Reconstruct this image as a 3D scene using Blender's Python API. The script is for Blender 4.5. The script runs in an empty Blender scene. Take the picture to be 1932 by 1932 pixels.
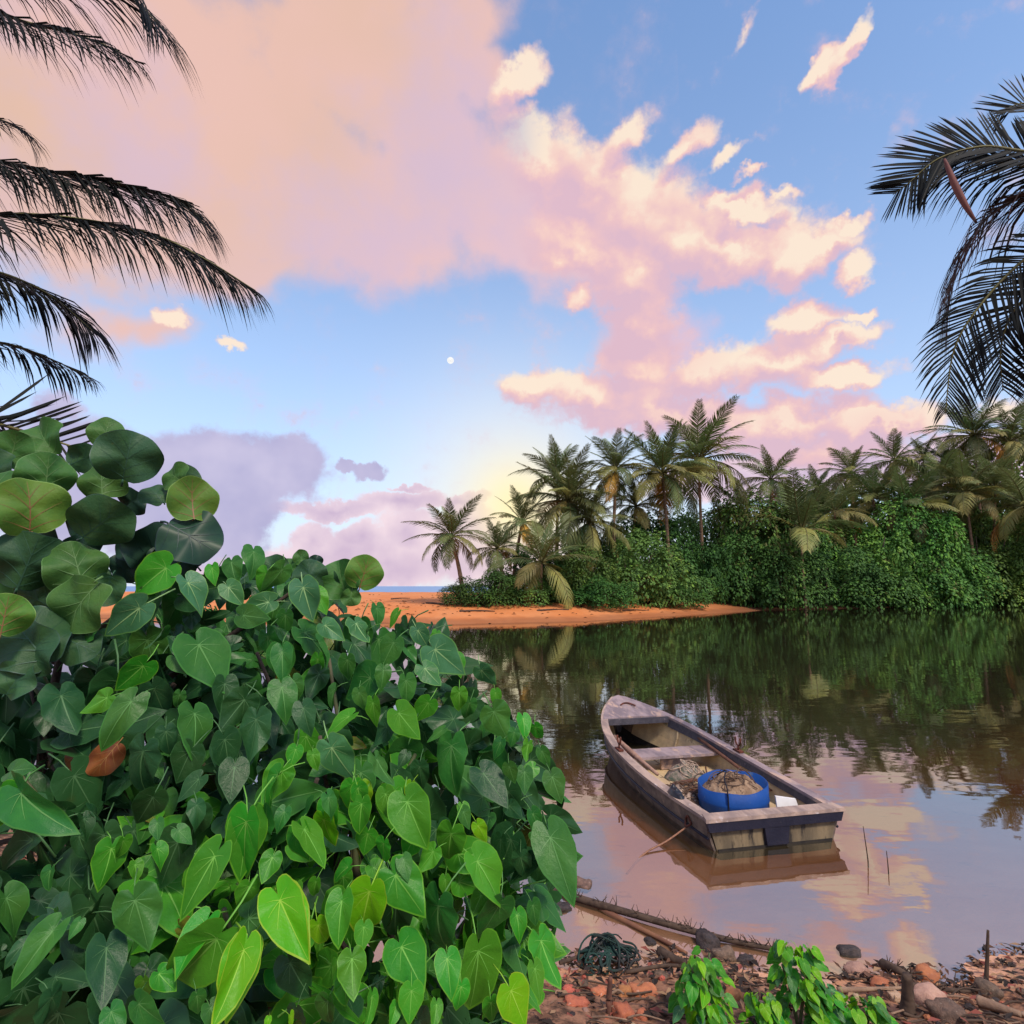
import bpy, math, random
import numpy as np
from mathutils import Vector, Matrix, noise as mnoise

R = math.radians
rnd = random.Random(7)
scene = bpy.context.scene
C = scene.collection

# ------------------------------------------------------------------ camera
CAM = Vector((0.0, 0.0, 2.3))
PITCH = R(7.5)
FPX, CPX = 1063.0, 966.0            # focal length and centre in units of a 1932-unit wide picture
cd = bpy.data.cameras.new('camera'); cam = bpy.data.objects.new('camera', cd); C.objects.link(cam)
cam.location = CAM; cam.rotation_euler = (R(90) + PITCH, 0, 0)
cd.sensor_width = 36.0; cd.lens = 36.0 * FPX / 1932.0
cd.clip_start = 0.05; cd.clip_end = 20000
scene.camera = cam

def ray(x, y):
    a = (x - CPX) / FPX; b = -(y - CPX) / FPX
    return Vector((a, math.cos(PITCH) - b * math.sin(PITCH), math.sin(PITCH) + b * math.cos(PITCH)))
def at(x, y, d):                     # the point a given forward distance away
    r = ray(x, y); return CAM + r * (d / r.y)
def gz(x, y, z=0.0):                 # the point at a given height
    r = ray(x, y); return CAM + r * ((z - CAM.z) / r.z)
def azel(x, y):
    r = ray(x, y).normalized()
    return math.atan2(r.x, r.y), math.asin(r.z)

# ------------------------------------------------------------------ light
SUN_EL, SUN_AZ = R(50), R(150)       # azimuth clockwise from +Y (behind, a little to the right)
sd = bpy.data.lights.new('sun', 'SUN'); sun = bpy.data.objects.new('sun', sd); C.objects.link(sun)
sd.energy = 3.2; sd.angle = R(10); sd.color = (1.0, 0.86, 0.72)
sdir = Vector((math.sin(SUN_AZ) * math.cos(SUN_EL), math.cos(SUN_AZ) * math.cos(SUN_EL), math.sin(SUN_EL)))
sun.rotation_euler = sdir.to_track_quat('Z', 'Y').to_euler()
sun.location = (0, -20, 30)

scene.view_settings.view_transform = 'Standard'
scene.view_settings.look = 'None'
scene.view_settings.exposure = 0.0
scene.view_settings.gamma = 1.0
scene.render.engine = 'CYCLES'
scene.cycles.use_denoising = True
scene.cycles.max_bounces = 8
scene.cycles.transparent_max_bounces = 12
scene.cycles.caustics_reflective = False
scene.cycles.caustics_refractive = False

# ------------------------------------------------------------------ node helpers
def lin(r, g, b):
    f = lambda c: (c / 255 / 12.92) if c / 255 <= 0.04045 else ((c / 255 + 0.055) / 1.055) ** 2.4
    return (f(r), f(g), f(b), 1.0)

class NT:
    def __init__(s, tree): s.t = tree; s.n = tree.nodes; s.l = tree.links
    def node(s, kind, **kw):
        n = s.n.new(kind)
        for k, v in kw.items(): setattr(n, k, v)
        return n
    def put(s, sock, v):
        if isinstance(v, bpy.types.NodeSocket): s.l.new(v, sock)
        elif v is not None:
            if isinstance(v, (tuple, list)) and sock.type == 'VECTOR': v = tuple(v)[:3]
            sock.default_value = v
    def math(s, op, a, b=None, c=None, clamp=False):
        n = s.node('ShaderNodeMath', operation=op, use_clamp=clamp)
        s.put(n.inputs[0], a)
        if b is not None: s.put(n.inputs[1], b)
        if c is not None: s.put(n.inputs[2], c)
        return n.outputs[0]
    def vmath(s, op, a, b=None, out=0, scale=None):
        n = s.node('ShaderNodeVectorMath', operation=op)
        s.put(n.inputs[0], a)
        if b is not None: s.put(n.inputs[1], b)
        if scale is not None: s.put(n.inputs['Scale'], scale)
        return n.outputs[out]
    def mix(s, f, a, b, blend='MIX'):
        n = s.node('ShaderNodeMix', data_type='RGBA', blend_type=blend)
        s.put(n.inputs[0], f); s.put(n.inputs[6], a); s.put(n.inputs[7], b)
        return n.outputs[2]
    def noise(s, vec, scale, detail=3, rough=0.5, out=0, dist=0.0):
        n = s.node('ShaderNodeTexNoise')
        if vec is not None: s.put(n.inputs['Vector'], vec)
        n.inputs['Scale'].default_value = scale; n.inputs['Detail'].default_value = detail
        n.inputs['Roughness'].default_value = rough; n.inputs['Distortion'].default_value = dist
        return n.outputs[out]
    def ss(s, v, a, b, lo=0.0, hi=1.0):
        n = s.node('ShaderNodeMapRange', interpolation_type='SMOOTHSTEP')
        s.put(n.inputs[0], v); s.put(n.inputs[1], a); s.put(n.inputs[2], b); s.put(n.inputs[3], lo); s.put(n.inputs[4], hi)
        return n.outputs[0]
    def ramp(s, f, stops):
        n = s.node('ShaderNodeValToRGB'); e = n.color_ramp.elements
        while len(e) < len(stops): e.new(0.5)
        for el, (p, c) in zip(e, stops): el.position = p; el.color = c
        s.put(n.inputs[0], f); return n.outputs[0]

# ------------------------------------------------------------------ sky
world = bpy.data.worlds.new('World'); scene.world = world; world.use_nodes = True
world.cycles.sampling_method = 'MANUAL'; world.cycles.sample_map_resolution = 256
W = NT(world.node_tree)
for n in list(W.n): W.n.remove(n)
tc = W.node('ShaderNodeTexCoord').outputs['Generated']
dvec = W.vmath('NORMALIZE', tc)
sep = W.node('ShaderNodeSeparateXYZ'); W.put(sep.inputs[0], dvec)
az = W.math('ARCTAN2', sep.outputs[0], sep.outputs[1])
el = W.math('ARCSINE', sep.outputs[2])
cmb = W.node('ShaderNodeCombineXYZ'); W.put(cmb.inputs[0], az); W.put(cmb.inputs[1], el)
P = cmb.outputs[0]
sky = W.node('ShaderNodeTexSky', sky_type='NISHITA', sun_disc=False)
sky.sun_elevation = SUN_EL; sky.sun_rotation = SUN_AZ
sky.air_density = 1.3; sky.dust_density = 1.0; sky.ozone_density = 2.5
SKY_STRENGTH = 0.12
S_ = 1.0 / SKY_STRENGTH
def sc(c, k=1.0): return (c[0] * S_ * k, c[1] * S_ * k, c[2] * S_ * k, 1)
base = W.vmath('MULTIPLY', sky.outputs[0], (1.20, 1.55, 1.85))
elp = W.math('MAXIMUM', el, 0.0)
veil = W.math('POWER', 2.718, W.math('MULTIPLY', elp, -2.7))              # pale towards the horizon
base = W.mix(W.math('MULTIPLY', veil, 0.92), base, sc(lin(226, 234, 254)))
fbs = W.noise(dvec, 3.2, 3, 0.5)
inwin = W.math('MULTIPLY', W.ss(W.math('ABSOLUTE', az), 0.80, 1.0, 1, 0), W.ss(el, 0.90, 1.05, 1, 0))
wild = W.math('MULTIPLY', W.ss(fbs, 0.47, 0.62), W.math('SUBTRACT', 1.0, inwin))   # loose cloud in the rest of the sky
softcol = W.mix(W.ss(W.math('ADD', W.math('MULTIPLY', az, -0.9), el), 0.50, 1.15), sc(lin(226, 196, 216)), sc(lin(232, 192, 168)))
softcol = W.mix(W.math('MULTIPLY', W.ss(fbs, 0.35, 0.65), .6), softcol, sc(lin(244, 198, 188)))
softcol = W.mix(W.math('MULTIPLY', W.ss(W.noise(dvec, 4.2, 5, .6), 0.44, 0.70), .5), softcol, sc(lin(210, 190, 222)))

SOFT = [(180, 60, 760, 420, 0), (430, 270, 600, 330, -8), (700, 120, 330, 260, 0), (640, 380, 420, 210, -6), (100, 300, 480, 330, 0),
        (470, 470, 260, 130, 12), (870, 330, 300, 190, -25), (1010, 420, 260, 150, -25), (850, 90, 180, 140, -20), (600, -160, 500, 260, 0), (860, 20, 170, 110, 0),
        (285, 640, 120, 75, 0, .62), (1215, 640, 150, 130, 30, .7), (200, 620, 200, 90, 0, .5)]
CRISP = [(1010, 300, 150, 110, -20), (1110, 345, 200, 130, -25), (1190, 400, 240, 150, -20), (1130, 470, 250, 110, -20), (1300, 460, 230, 120, -15),
         (1390, 480, 230, 100, -10), (1480, 490, 160, 80, -8), (1560, 470, 110, 52, 5), (1602, 425, 70, 28, 5), (1615, 505, 66, 48, 20),
         (1400, 400, 130, 60, -20), (1190, 530, 160, 90, -10), (1215, 615, 110, 110, 20), (1205, 690, 110, 80, 0),
         (985, 152, 82, 66, 20), (1180, 262, 90, 60, 30, .85), (1300, 275, 110, 42, 20, .8), (1375, 300, 70, 28, 20, .72), (1418, 322, 50, 18, 5, .75), (1462, 380, 60, 24, 0, .75),
         (1600, 88, 110, 34, 42), (1552, 132, 62, 40, 30), (1412, 62, 62, 34, 30, .5), (1092, 552, 48, 40, 0), (1055, 490, 80, 48, -20), (1622, 592, 44, 20, 10),
         (1520, 610, 130, 50, 5), (1585, 640, 120, 36, 5), (1600, 712, 140, 42, 0), (1460, 690, 180, 70, 8), (1330, 700, 160, 70, 10),
         (1130, 745, 240, 75, -5), (1005, 730, 86, 58, 0), (1230, 785, 330, 56, -4), (1470, 800, 290, 80, -4), (1640, 800, 220, 50, 0), (1560, 850, 240, 50, 0),
         (438, 655, 42, 18, 5), (318, 605, 46, 36, 0), (730, 440, 60, 40, 0, .6), (1700, 770, 80, 26, 0, .7), (1890, 780, 120, 50, 0, .7)]
LAV = [(450, 880, 230, 100, 0), (350, 910, 220, 110, 0), (530, 872, 120, 72, -8), (300, 960, 200, 160, 0), (410, 1010, 140, 90, 0), (120, 900, 260, 170, 0),
       (120, 770, 70, 45, 0, .8), (690, 892, 46, 20, 0), (650, 884, 32, 16, 0), (470, 960, 90, 60, 0)]
LOW = [(640, 957, 170, 25, 2), (760, 943, 120, 30, 4), (865, 946, 90, 18, 3), (775, 915, 50, 9, 0, .8),
       (592, 1015, 52, 52, 0), (682, 1015, 66, 44, 0), (640, 1055, 160, 66, 0), (772, 1000, 72, 62, 0), (720, 1065, 230, 70, 0), (885, 985, 90, 46, 0), (920, 1050, 190, 70, 0),
       (540, 1070, 90, 36, 0), (450, 1090, 260, 36, 0), (1500, 900, 420, 60, 0), (1800, 880, 260, 70, 0)]
SHADE = [(1215, 630, 190, 150, 0), (1250, 800, 420, 80, 0), (1600, 840, 300, 80, 0), (1330, 560, 260, 60, -5)]
def blob_rect(b):
    x, y, rx, ry = b[:4]; rot = abs(math.sin(R(b[4] if len(b) > 4 else 0))); q = max(rx, ry)
    ex, ey = rx + (q - rx) * rot, ry + (q - ry) * rot
    c4 = [azel(x + sx * ex, y + sy * ey) for sx in (-1, 0, 1) for sy in (-1, 0, 1)]
    return min(c[0] for c in c4), max(c[0] for c in c4), min(c[1] for c in c4), max(c[1] for c in c4)
def blobs(vec, lst):
    acc = None
    for b in lst:
        x, y, rx, ry = b[:4]; rot = b[4] if len(b) > 4 else 0
        a0, e0 = azel(x, y)
        a1, _ = azel(x + rx, y); a2, _ = azel(x - rx, y); _, e1 = azel(x, y - ry); _, e2 = azel(x, y + ry)
        m = W.node('ShaderNodeMapping', vector_type='TEXTURE')
        W.put(m.inputs['Vector'], vec)
        m.inputs['Location'].default_value = (a0, e0, 0)
        m.inputs['Rotation'].default_value = (0, 0, R(rot))
        m.inputs['Scale'].default_value = (max((a1 - a2) / 2, .004), max((e1 - e2) / 2, .004), 1)
        g = W.node('ShaderNodeTexGradient', gradient_type='SPHERICAL'); W.put(g.inputs[0], m.outputs[0])
        v = g.outputs[1]
        if len(b) > 5: v = W.math('MULTIPLY', v, b[5])
        acc = v if acc is None else W.math('SMOOTH_MAX', acc, v, 0.12)
    return acc if acc is not None else 0.0
gaz, gel = azel(975, 958)
gdir = Vector((math.sin(gaz) * math.cos(gel), math.cos(gaz) * math.cos(gel), math.sin(gel)))

def background(col):
    bg = W.node('ShaderNodeBackground'); W.put(bg.inputs[0], col); bg.inputs[1].default_value = SKY_STRENGTH
    return bg.outputs[0]
def tile(a0, a1, e0, e1):
    """the sky of one patch of directions; only the clouds that reach into it are worked out there"""
    def near(lst, mg):
        out = []
        for b in lst:
            q = blob_rect(b)
            if q[0] - mg < a1 and q[1] + mg > a0 and q[2] - mg < e1 and q[3] + mg > e0: out.append(b)
        return out
    n1 = W.vmath('SUBTRACT', W.noise(dvec, 7.0, 2, 0.55, out=1), (0.5, 0.5, 0.5))
    n2 = W.vmath('SUBTRACT', W.noise(dvec, 24.0, 4, 0.6, out=1), (0.5, 0.5, 0.5))
    off = lambda v, k: W.vmath('MULTIPLY', v, (k, k, 0))
    Pc = W.vmath('ADD', W.vmath('ADD', P, off(n1, 0.035)), off(n2, 0.065))
    Psf = W.vmath('ADD', W.vmath('ADD', P, off(n1, 0.15)), off(n2, 0.015))
    Pl = W.vmath('ADD', W.vmath('ADD', P, off(n1, 0.05)), off(n2, 0.045))
    fb = W.noise(dvec, 15.0, 6, 0.62)
    fg = W.noise(dvec, 11.0, 3, 0.5)
    fg2 = W.noise(W.vmath('ADD', dvec, (0.020, -0.004, 0.026)), 11.0, 3, 0.5)
    fbi = W.math('SUBTRACT', fb, 0.5)
    litd = W.math('MULTIPLY', W.math('SUBTRACT', fg, fg2), 1.6)
    gd = W.math('SUBTRACT', 1.0, W.vmath('DOT_PRODUCT', dvec, tuple(gdir), out=1))
    glow = W.math('POWER', 2.718, W.math('MULTIPLY', gd, -300.0))
    glow2 = W.math('POWER', 2.718, W.math('MULTIPLY', gd, -48.0))
    col = W.mix(W.math('MULTIPLY', glow2, .8), base, sc(lin(255, 248, 232)))
    ls = near(SOFT, .09)
    mS = blobs(Psf, ls)
    dS = W.ss(W.math('ADD', mS, W.math('MULTIPLY', fbi, 0.55)), 0.03, 0.52)
    dS = W.math('MAXIMUM', W.math('MULTIPLY', dS, 0.95), W.math('MULTIPLY', wild, .9))
    col = W.mix(dS, col, softcol)
    ls = near(LOW, .04)
    if ls:
        mW = blobs(Pl, ls)
        dW = W.ss(W.math('ADD', mW, W.math('MULTIPLY', fbi, 0.65)), 0.12, 0.38)
        lowcol = W.mix(W.math('ADD', W.math('MULTIPLY', mW, .9), litd, clamp=True), sc(lin(248, 222, 230)), sc(lin(206, 178, 206)))
        col = W.mix(W.math('MULTIPLY', dW, .9), col, lowcol)
    ls = near(LAV, .04)
    if ls:
        mL = blobs(Pl, ls)
        dL = W.ss(W.math('ADD', mL, W.math('MULTIPLY', fbi, 0.7)), 0.12, 0.40)
        lavcol = W.mix(W.math('ADD', .5, litd, clamp=True), sc(lin(174, 170, 210)), sc(lin(208, 200, 228)))
        col = W.mix(W.math('MULTIPLY', dL, .95), col, lavcol)
    ls = near(CRISP, .06)
    if ls:
        vo = W.node('ShaderNodeTexVoronoi', feature='F1'); W.put(vo.inputs['Vector'], W.vmath('ADD', dvec, W.vmath('MULTIPLY', n2, (.05, .05, .05))))
        vo.inputs['Scale'].default_value = 17.0; vo.inputs['Detail'].default_value = 2.0; vo.inputs['Roughness'].default_value = .6
        puff = W.math('SUBTRACT', .42, vo.outputs['Distance'])
        mC = blobs(Pc, ls)
        mD = blobs(W.vmath('ADD', Pc, (0.022, 0.034, 0)), ls)
        bod = W.math('ADD', W.math('MULTIPLY', fbi, 0.85), W.math('MULTIPLY', puff, .15))
        dC = W.ss(W.math('ADD', mC, bod), 0.04, 0.46)
        dC = W.math('MULTIPLY', dC, W.ss(mC, 0.0, 0.12))
        fade = W.math('MAXIMUM', W.ss(az, azel(905, 300)[0], azel(1040, 300)[0]), W.math('MAXIMUM', W.math('LESS_THAN', el, azel(966, 540)[1]), W.ss(el, azel(966, 270)[1], azel(966, 190)[1])))
        dC = W.math('MULTIPLY', dC, fade)
        lt = W.math('ADD', .57, W.math('MULTIPLY', W.math('SUBTRACT', mC, mD), 1.3))
        lt = W.math('ADD', lt, W.math('ADD', W.math('MULTIPLY', litd, .8), W.math('MULTIPLY', puff, .32)))
        lt = W.math('ADD', lt, W.math('MULTIPLY', fbi, .30), clamp=True)
        lsh = near(SHADE, .09)
        if lsh: lt = W.math('SUBTRACT', lt, W.math('MULTIPLY', blobs(Psf, lsh), .42), clamp=True)
        crispcol = W.ramp(lt, [(0.0, lin(224, 188, 204)), (0.38, lin(238, 196, 200)), (0.66, lin(250, 212, 200)), (0.95, lin(255, 234, 212))])
        crispcol = W.vmath('MULTIPLY', crispcol, (S_, S_, S_))
        col = W.mix(W.math('MULTIPLY', dC, .96), col, crispcol)
    col = W.mix(W.math('MULTIPLY', glow, .95), col, sc((1.0, .86, .48, 1), 1.1))
    return background(col)
def choose(f, a, b):
    m = W.node('ShaderNodeMixShader'); W.put(m.inputs[0], f); W.l.new(a, m.inputs[1]); W.l.new(b, m.inputs[2]); return m.outputs[0]
gt = lambda v, t: W.math('GREATER_THAN', v, t)
AZ = [-1.05, -.30, .06, .32, 1.05]; EL = [0.0, .30, 1.1]
rows = []
for e0, e1 in zip(EL[:-1], EL[1:]):
    sh = tile(AZ[0], AZ[1], e0, e1)
    for a0, a1 in zip(AZ[1:-1], AZ[2:]): sh = choose(gt(az, a0), sh, tile(a0, a1, e0, e1))
    rows.append(sh)
insky = choose(gt(el, EL[1]), rows[0], rows[1])
outsky = background(W.mix(W.math('MULTIPLY', wild, .9), base, softcol))
isin = W.math('MULTIPLY', W.math('LESS_THAN', W.math('ABSOLUTE', az), 1.05), W.math('MULTIPLY', W.math('LESS_THAN', el, 1.1), gt(el, 0.0)))
wo = W.node('ShaderNodeOutputWorld'); W.l.new(choose(isin, outsky, insky), wo.inputs[0])

# ------------------------------------------------------------------ material helpers
MATS = {}
def mat(name, c1, c2=None, rough=0.7, nscale=6.0, bump=0.0, bscale=40.0, detail=4, spec=0.3, translucent=0.0, rand=0.0, metal=0.0,
        c3=None, n3scale=20.0, t3=(0.55, 0.7), stretch=None):
    if name in MATS: return MATS[name]
    m = bpy.data.materials.new(name); m.use_nodes = True; T = NT(m.node_tree)
    bs = T.n['Principled BSDF']; out = T.n['Material Output']
    co = T.node('ShaderNodeTexCoord').outputs['Object']
    if stretch: co = T.vmath('MULTIPLY', co, stretch)
    col = tuple(c1) + ((1,) if len(c1) == 3 else ())
    if c2 is not None:
        col = T.mix(T.ss(T.noise(co, nscale, detail, 0.6), 0.36, 0.64), col, tuple(c2)[:3] + (1,))
    if c3 is not None:
        col = T.mix(T.ss(T.noise(co, n3scale, 4, 0.65), t3[0], t3[1]), col, tuple(c3)[:3] + (1,))
    if rand:
        oi = T.node('ShaderNodeObjectInfo').outputs['Random']
        h = T.node('ShaderNodeHueSaturation')
        T.put(h.inputs['Hue'], T.math('ADD', 0.5 - rand * .10, T.math('MULTIPLY', oi, rand * .20)))
        T.put(h.inputs['Value'], T.math('ADD', 1 - rand, T.math('MULTIPLY', T.math('FRACT', T.math('MULTIPLY', oi, 7.31)), 2 * rand)))
        T.put(h.inputs['Color'], col); col = h.outputs[0]
    T.put(bs.inputs['Base Color'], col)
    bs.inputs['Roughness'].default_value = rough
    bs.inputs['Specular IOR Level'].default_value = spec
    bs.inputs['Metallic'].default_value = metal
    if bump:
        b = T.node('ShaderNodeBump'); b.inputs['Strength'].default_value = bump; b.inputs['Distance'].default_value = 0.02
        T.put(b.inputs['Height'], T.noise(co, bscale, 5, 0.65)); T.l.new(b.outputs[0], bs.inputs['Normal'])
    if translucent:
        tr = T.node('ShaderNodeBsdfTranslucent'); T.put(tr.inputs[0], col)
        mx = T.node('ShaderNodeMixShader'); mx.inputs[0].default_value = translucent
        T.l.new(bs.outputs[0], mx.inputs[1]); T.l.new(tr.outputs[0], mx.inputs[2]); T.l.new(mx.outputs[0], out.inputs[0])
    MATS[name] = m
    return m

# ------------------------------------------------------------------ mesh helpers
class MB:
    def __init__(s): s.v = []; s.f = []; s.m = []; s.sm = []
    def add(s, vs, fs, mi=0, smooth=False):
        o = len(s.v); s.v.extend([tuple(v) for v in vs])
        for f in fs: s.f.append(tuple(i + o for i in f)); s.m.append(mi); s.sm.append(smooth)
        return s
    def hexa(s, c8, mi=0):           # bottom four corners, then top four, same order
        return s.add(c8, [(3, 2, 1, 0), (4, 5, 6, 7), (0, 1, 5, 4), (1, 2, 6, 5), (2, 3, 7, 6), (3, 0, 4, 7)], mi)
    def box(s, lo, hi, mi=0):
        x0, y0, z0 = lo; x1, y1, z1 = hi
        return s.hexa([(x0, y0, z0), (x1, y0, z0), (x1, y1, z0), (x0, y1, z0), (x0, y0, z1), (x1, y0, z1), (x1, y1, z1), (x0, y1, z1)], mi)
    def tube(s, pts, rad, n=6, mi=0, cap=True, smooth=True):
        pts = [Vector(p) for p in pts]; rings = []
        up = Vector((0, 0, 1))
        for i, p in enumerate(pts):
            t = (pts[min(i + 1, len(pts) - 1)] - pts[max(i - 1, 0)])
            t = t.normalized() if t.length > 1e-9 else Vector((0, 0, 1))
            a = t.cross(up)
            if a.length < 0.05: a = t.cross(Vector((1, 0, 0)))
            a.normalize(); b = a.cross(t)
            r = rad[i] if isinstance(rad, (list, tuple)) else rad
            rings.append([p + a * (r * math.cos(2 * math.pi * k / n)) + b * (r * math.sin(2 * math.pi * k / n)) for k in range(n)])
        vs = [q for rg in rings for q in rg]; fs = []
        for i in range(len(pts) - 1):
            for k in range(n):
                fs.append((i * n + k, i * n + (k + 1) % n, (i + 1) * n + (k + 1) % n, (i + 1) * n + k))
        if cap: fs.append(tuple(reversed(range(n)))); fs.append(tuple((len(pts) - 1) * n + k for k in range(n)))
        return s.add(vs, fs, mi, smooth)
    def mesh(s, name, mats):
        me = bpy.data.meshes.new(name)
        me.from_pydata(s.v, [], s.f)
        for m in (mats if isinstance(mats, (list, tuple)) else [mats]): me.materials.append(m)
        me.polygons.foreach_set('material_index', s.m)
        me.polygons.foreach_set('use_smooth', s.sm)
        me.update(); return me
    def build(s, name, mats, parent=None, **kw):
        return link(name, s.mesh(name, mats), parent, **kw)
def link(name, me, parent=None, M=None, **kw):
    o = bpy.data.objects.new(name, me); C.objects.link(o)
    if parent is not None: o.parent = parent
    if M is not None: o.matrix_local = M
    return tag(o, **kw)
def tag(o, label=None, cat=None, group=None, kind=None):
    if label: o['label'] = label
    if cat: o['category'] = cat
    if group: o['group'] = group
    if kind: o['kind'] = kind
    return o
def thing(name, loc, label, cat, group=None, rz=0):
    o = bpy.data.objects.new(name, None); C.objects.link(o); o.location = loc; o.rotation_euler = (0, 0, rz)
    o.empty_display_size = 0.2
    return tag(o, label, cat, group)
def catmull(pts, n):
    pts = [Vector(p) for p in pts]; P_ = [pts[0] * 2 - pts[1]] + pts + [pts[-1] * 2 - pts[-2]]
    out = []
    for i in range(1, len(P_) - 2):
        a, b, c, d = P_[i - 1:i + 3]
        for k in range(n):
            t = k / n
            out.append(0.5 * ((2 * b) + (c - a) * t + (2 * a - 5 * b + 4 * c - d) * t * t + (3 * b - a - 3 * c + d) * t ** 3))
    out.append(pts[-1]); return out
def frame(p, t, n, s=1.0, sx=1.0):   # local -Y along t, local Z along n
    y = -t.normalized(); z = (n - y * n.dot(y)).normalized(); x = y.cross(z)
    M = Matrix(((x.x * s * sx, y.x * s, z.x * s, p.x), (x.y * s * sx, y.y * s, z.y * s, p.y), (x.z * s * sx, y.z * s, z.z * s, p.z), (0, 0, 0, 1)))
    return M
def rvec(k, r=rnd): return Vector((r.uniform(-k, k), r.uniform(-k, k), r.uniform(-k, k)))

# ------------------------------------------------------------------ ground, lagoon, sea
FAR = [(-400, 90), (-80, 52), (-30, 42), (-12.2, 38), (-3.8, 35), (4.7, 38), (14.5, 46.4), (25, 55.4), (42.7, 62.2), (62, 69), (120, 86), (500, 120)]
fx = np.array([p[0] for p in FAR], float); fy = np.array([p[1] for p in FAR], float)
def near_shore(x):
    return 3.75 + 0.75 * np.maximum(0, -x - 1.6) ** 1.05 + 0.6 * np.maximum(0, x - 5.5) + 0.10 * np.sin(x * 2.3) + .05 * np.sin(x * 6.1 + 1)
def height(x, y):
    x = np.asarray(x, float); y = np.asarray(y, float)
    dn = y - near_shore(x)                      # into the water
    df = y - np.interp(x, fx, fy)               # beyond the far edge
    bank = np.where(dn < 0, np.minimum(-dn * 0.24, 0.62 + (-dn - 2.6) * 0.015), 0)
    depth = np.maximum(dn, 0) * 0.042 + np.maximum(dn - 4.5, 0) * 0.12
    depth = np.minimum(depth, 2.2)
    depth = np.minimum(depth, np.maximum(-df, 0) * 0.14)
    left = np.clip((22 - x) / 14, 0, 1)          # the open beach on the left
    rise = np.where(df > 0, np.minimum(df * 0.13, 0.9 + np.maximum(df - 7, 0) * 0.052), 0)
    beach = np.minimum(rise, 1.56)
    beach = np.where(df > 34, 1.56 - (df - 34) * 0.13, beach); beach = np.maximum(beach, -3)
    hill = np.minimum(df * 0.10, 0.7) + np.maximum(df - 6, 0) * 0.20 * np.clip((x - 10) / 45, 0, 1)
    hill = np.where(df > 0, np.minimum(hill, 9 + x * 0.05), 0)
    hill = np.where((df > 60) & (x < 400), np.maximum(hill - (df - 60) * .2, -3), hill)
    land = beach * left + hill * (1 - left)
    h = np.where(df > 0, land, np.where(dn < 0, bank, -depth))
    return h
def hgt(x, y): return float(height(x, y))
angs = np.concatenate([np.linspace(-180, -62, 24)[:-1], np.linspace(-62, 62, 230), np.linspace(62, 180, 24)[1:]]) * math.pi / 180
rads = np.concatenate([np.linspace(0.05, 3.2, 16)[:-1], np.linspace(3.2, 6.5, 70)[:-1], np.geomspace(6.5, 130, 110)[:-1], np.geomspace(130, 6000, 24)])
A, Q = np.meshgrid(angs, rads)
GX = Q * np.sin(A); GY = Q * np.cos(A); GZ = height(GX, GY)
nr, na = GX.shape
jit = np.array([[mnoise.fractal(Vector((GX[i, j] * 1.7, GY[i, j] * 1.7, 0)), 1.0, 2.0, 4) if rads[i] < 90 else 0 for j in range(na)] for i in range(nr)])
amp = np.where(GZ > 0, np.where(Q < 8, 0.022, 0.06), 0.010)
GZ = GZ + jit * amp
idx = np.arange(nr * na).reshape(nr, na)
gf = np.stack([idx[:-1, :-1], idx[:-1, 1:], idx[1:, 1:], idx[1:, :-1]], -1).reshape(-1, 4)
me = bpy.data.meshes.new('ground')
me.from_pydata(np.stack([GX, GY, GZ], -1).reshape(-1, 3).tolist(), [], gf[:, ::-1].tolist())
me.polygons.foreach_set('use_smooth', [True] * len(me.polygons))

gm = bpy.data.materials.new('sand_ground'); gm.use_nodes = True; T = NT(gm.node_tree); bs = T.n['Principled BSDF']
geo = T.node('ShaderNodeNewGeometry').outputs['Position']
sp = T.node('ShaderNodeSeparateXYZ'); T.put(sp.inputs[0], geo)
sandc = T.mix(T.ss(T.noise(geo, 0.35, 5, .6), .35, .65), (0.62, 0.205, 0.060, 1), (0.66, 0.25, 0.09, 1))
shal = T.mix(T.ss(T.noise(geo, 1.1, 5, .6), .35, .65), (0.62, 0.30, 0.165, 1), (0.68, 0.37, 0.23, 1))
c = T.mix(T.ss(sp.outputs[1], 14.0, 26.0), shal, sandc)
spots = T.ss(T.noise(T.vmath('MULTIPLY', geo, (1, 2.2, 1)), 2.6, 6, .7), .60, .70)
c = T.mix(T.math('MULTIPLY', spots, .55), c, (0.16, 0.12, 0.14, 1))
soil = T.mix(T.ss(T.noise(geo, 9, 5, .65), .4, .6), (0.07, 0.04, 0.025, 1), (0.34, 0.17, 0.10, 1))
edge = T.math('ADD', sp.outputs[2], T.math('MULTIPLY', T.math('SUBTRACT', T.noise(geo, 3.0, 5, .65), .5), .12))
nearf = T.math('MULTIPLY', T.ss(edge, 0.01, 0.11), T.ss(sp.outputs[1], 9.0, 12.0, 1, 0))
c = T.mix(nearf, c, soil)
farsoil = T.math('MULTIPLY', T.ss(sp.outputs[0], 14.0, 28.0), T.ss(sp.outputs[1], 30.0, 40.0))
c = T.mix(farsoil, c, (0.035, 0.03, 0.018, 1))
litter = T.math('MULTIPLY', T.ss(T.noise(T.vmath('MULTIPLY', geo, (.35, 1.6, 1)), 1.4, 6, .75), .58, .66), T.ss(sp.outputs[2], .25, .6))
c = T.mix(T.math('MULTIPLY', litter, .6), c, (0.14, 0.07, 0.04, 1))
wet = T.ss(T.math('ADD', sp.outputs[2], T.math('MULTIPLY', T.math('SUBTRACT', T.noise(geo, .8, 4, .6), .5), .25)), 0.10, 0.34, 1, 0)
c = T.mix(T.math('MULTIPLY', wet, T.ss(sp.outputs[1], 24.0, 30.0, 0, .55)), c, (0.17, 0.065, 0.03, 1))   # sand that is wet, darker
T.put(bs.inputs['Base Color'], c); bs.inputs['Roughness'].default_value = 0.85; bs.inputs['Specular IOR Level'].default_value = 0.2
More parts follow.
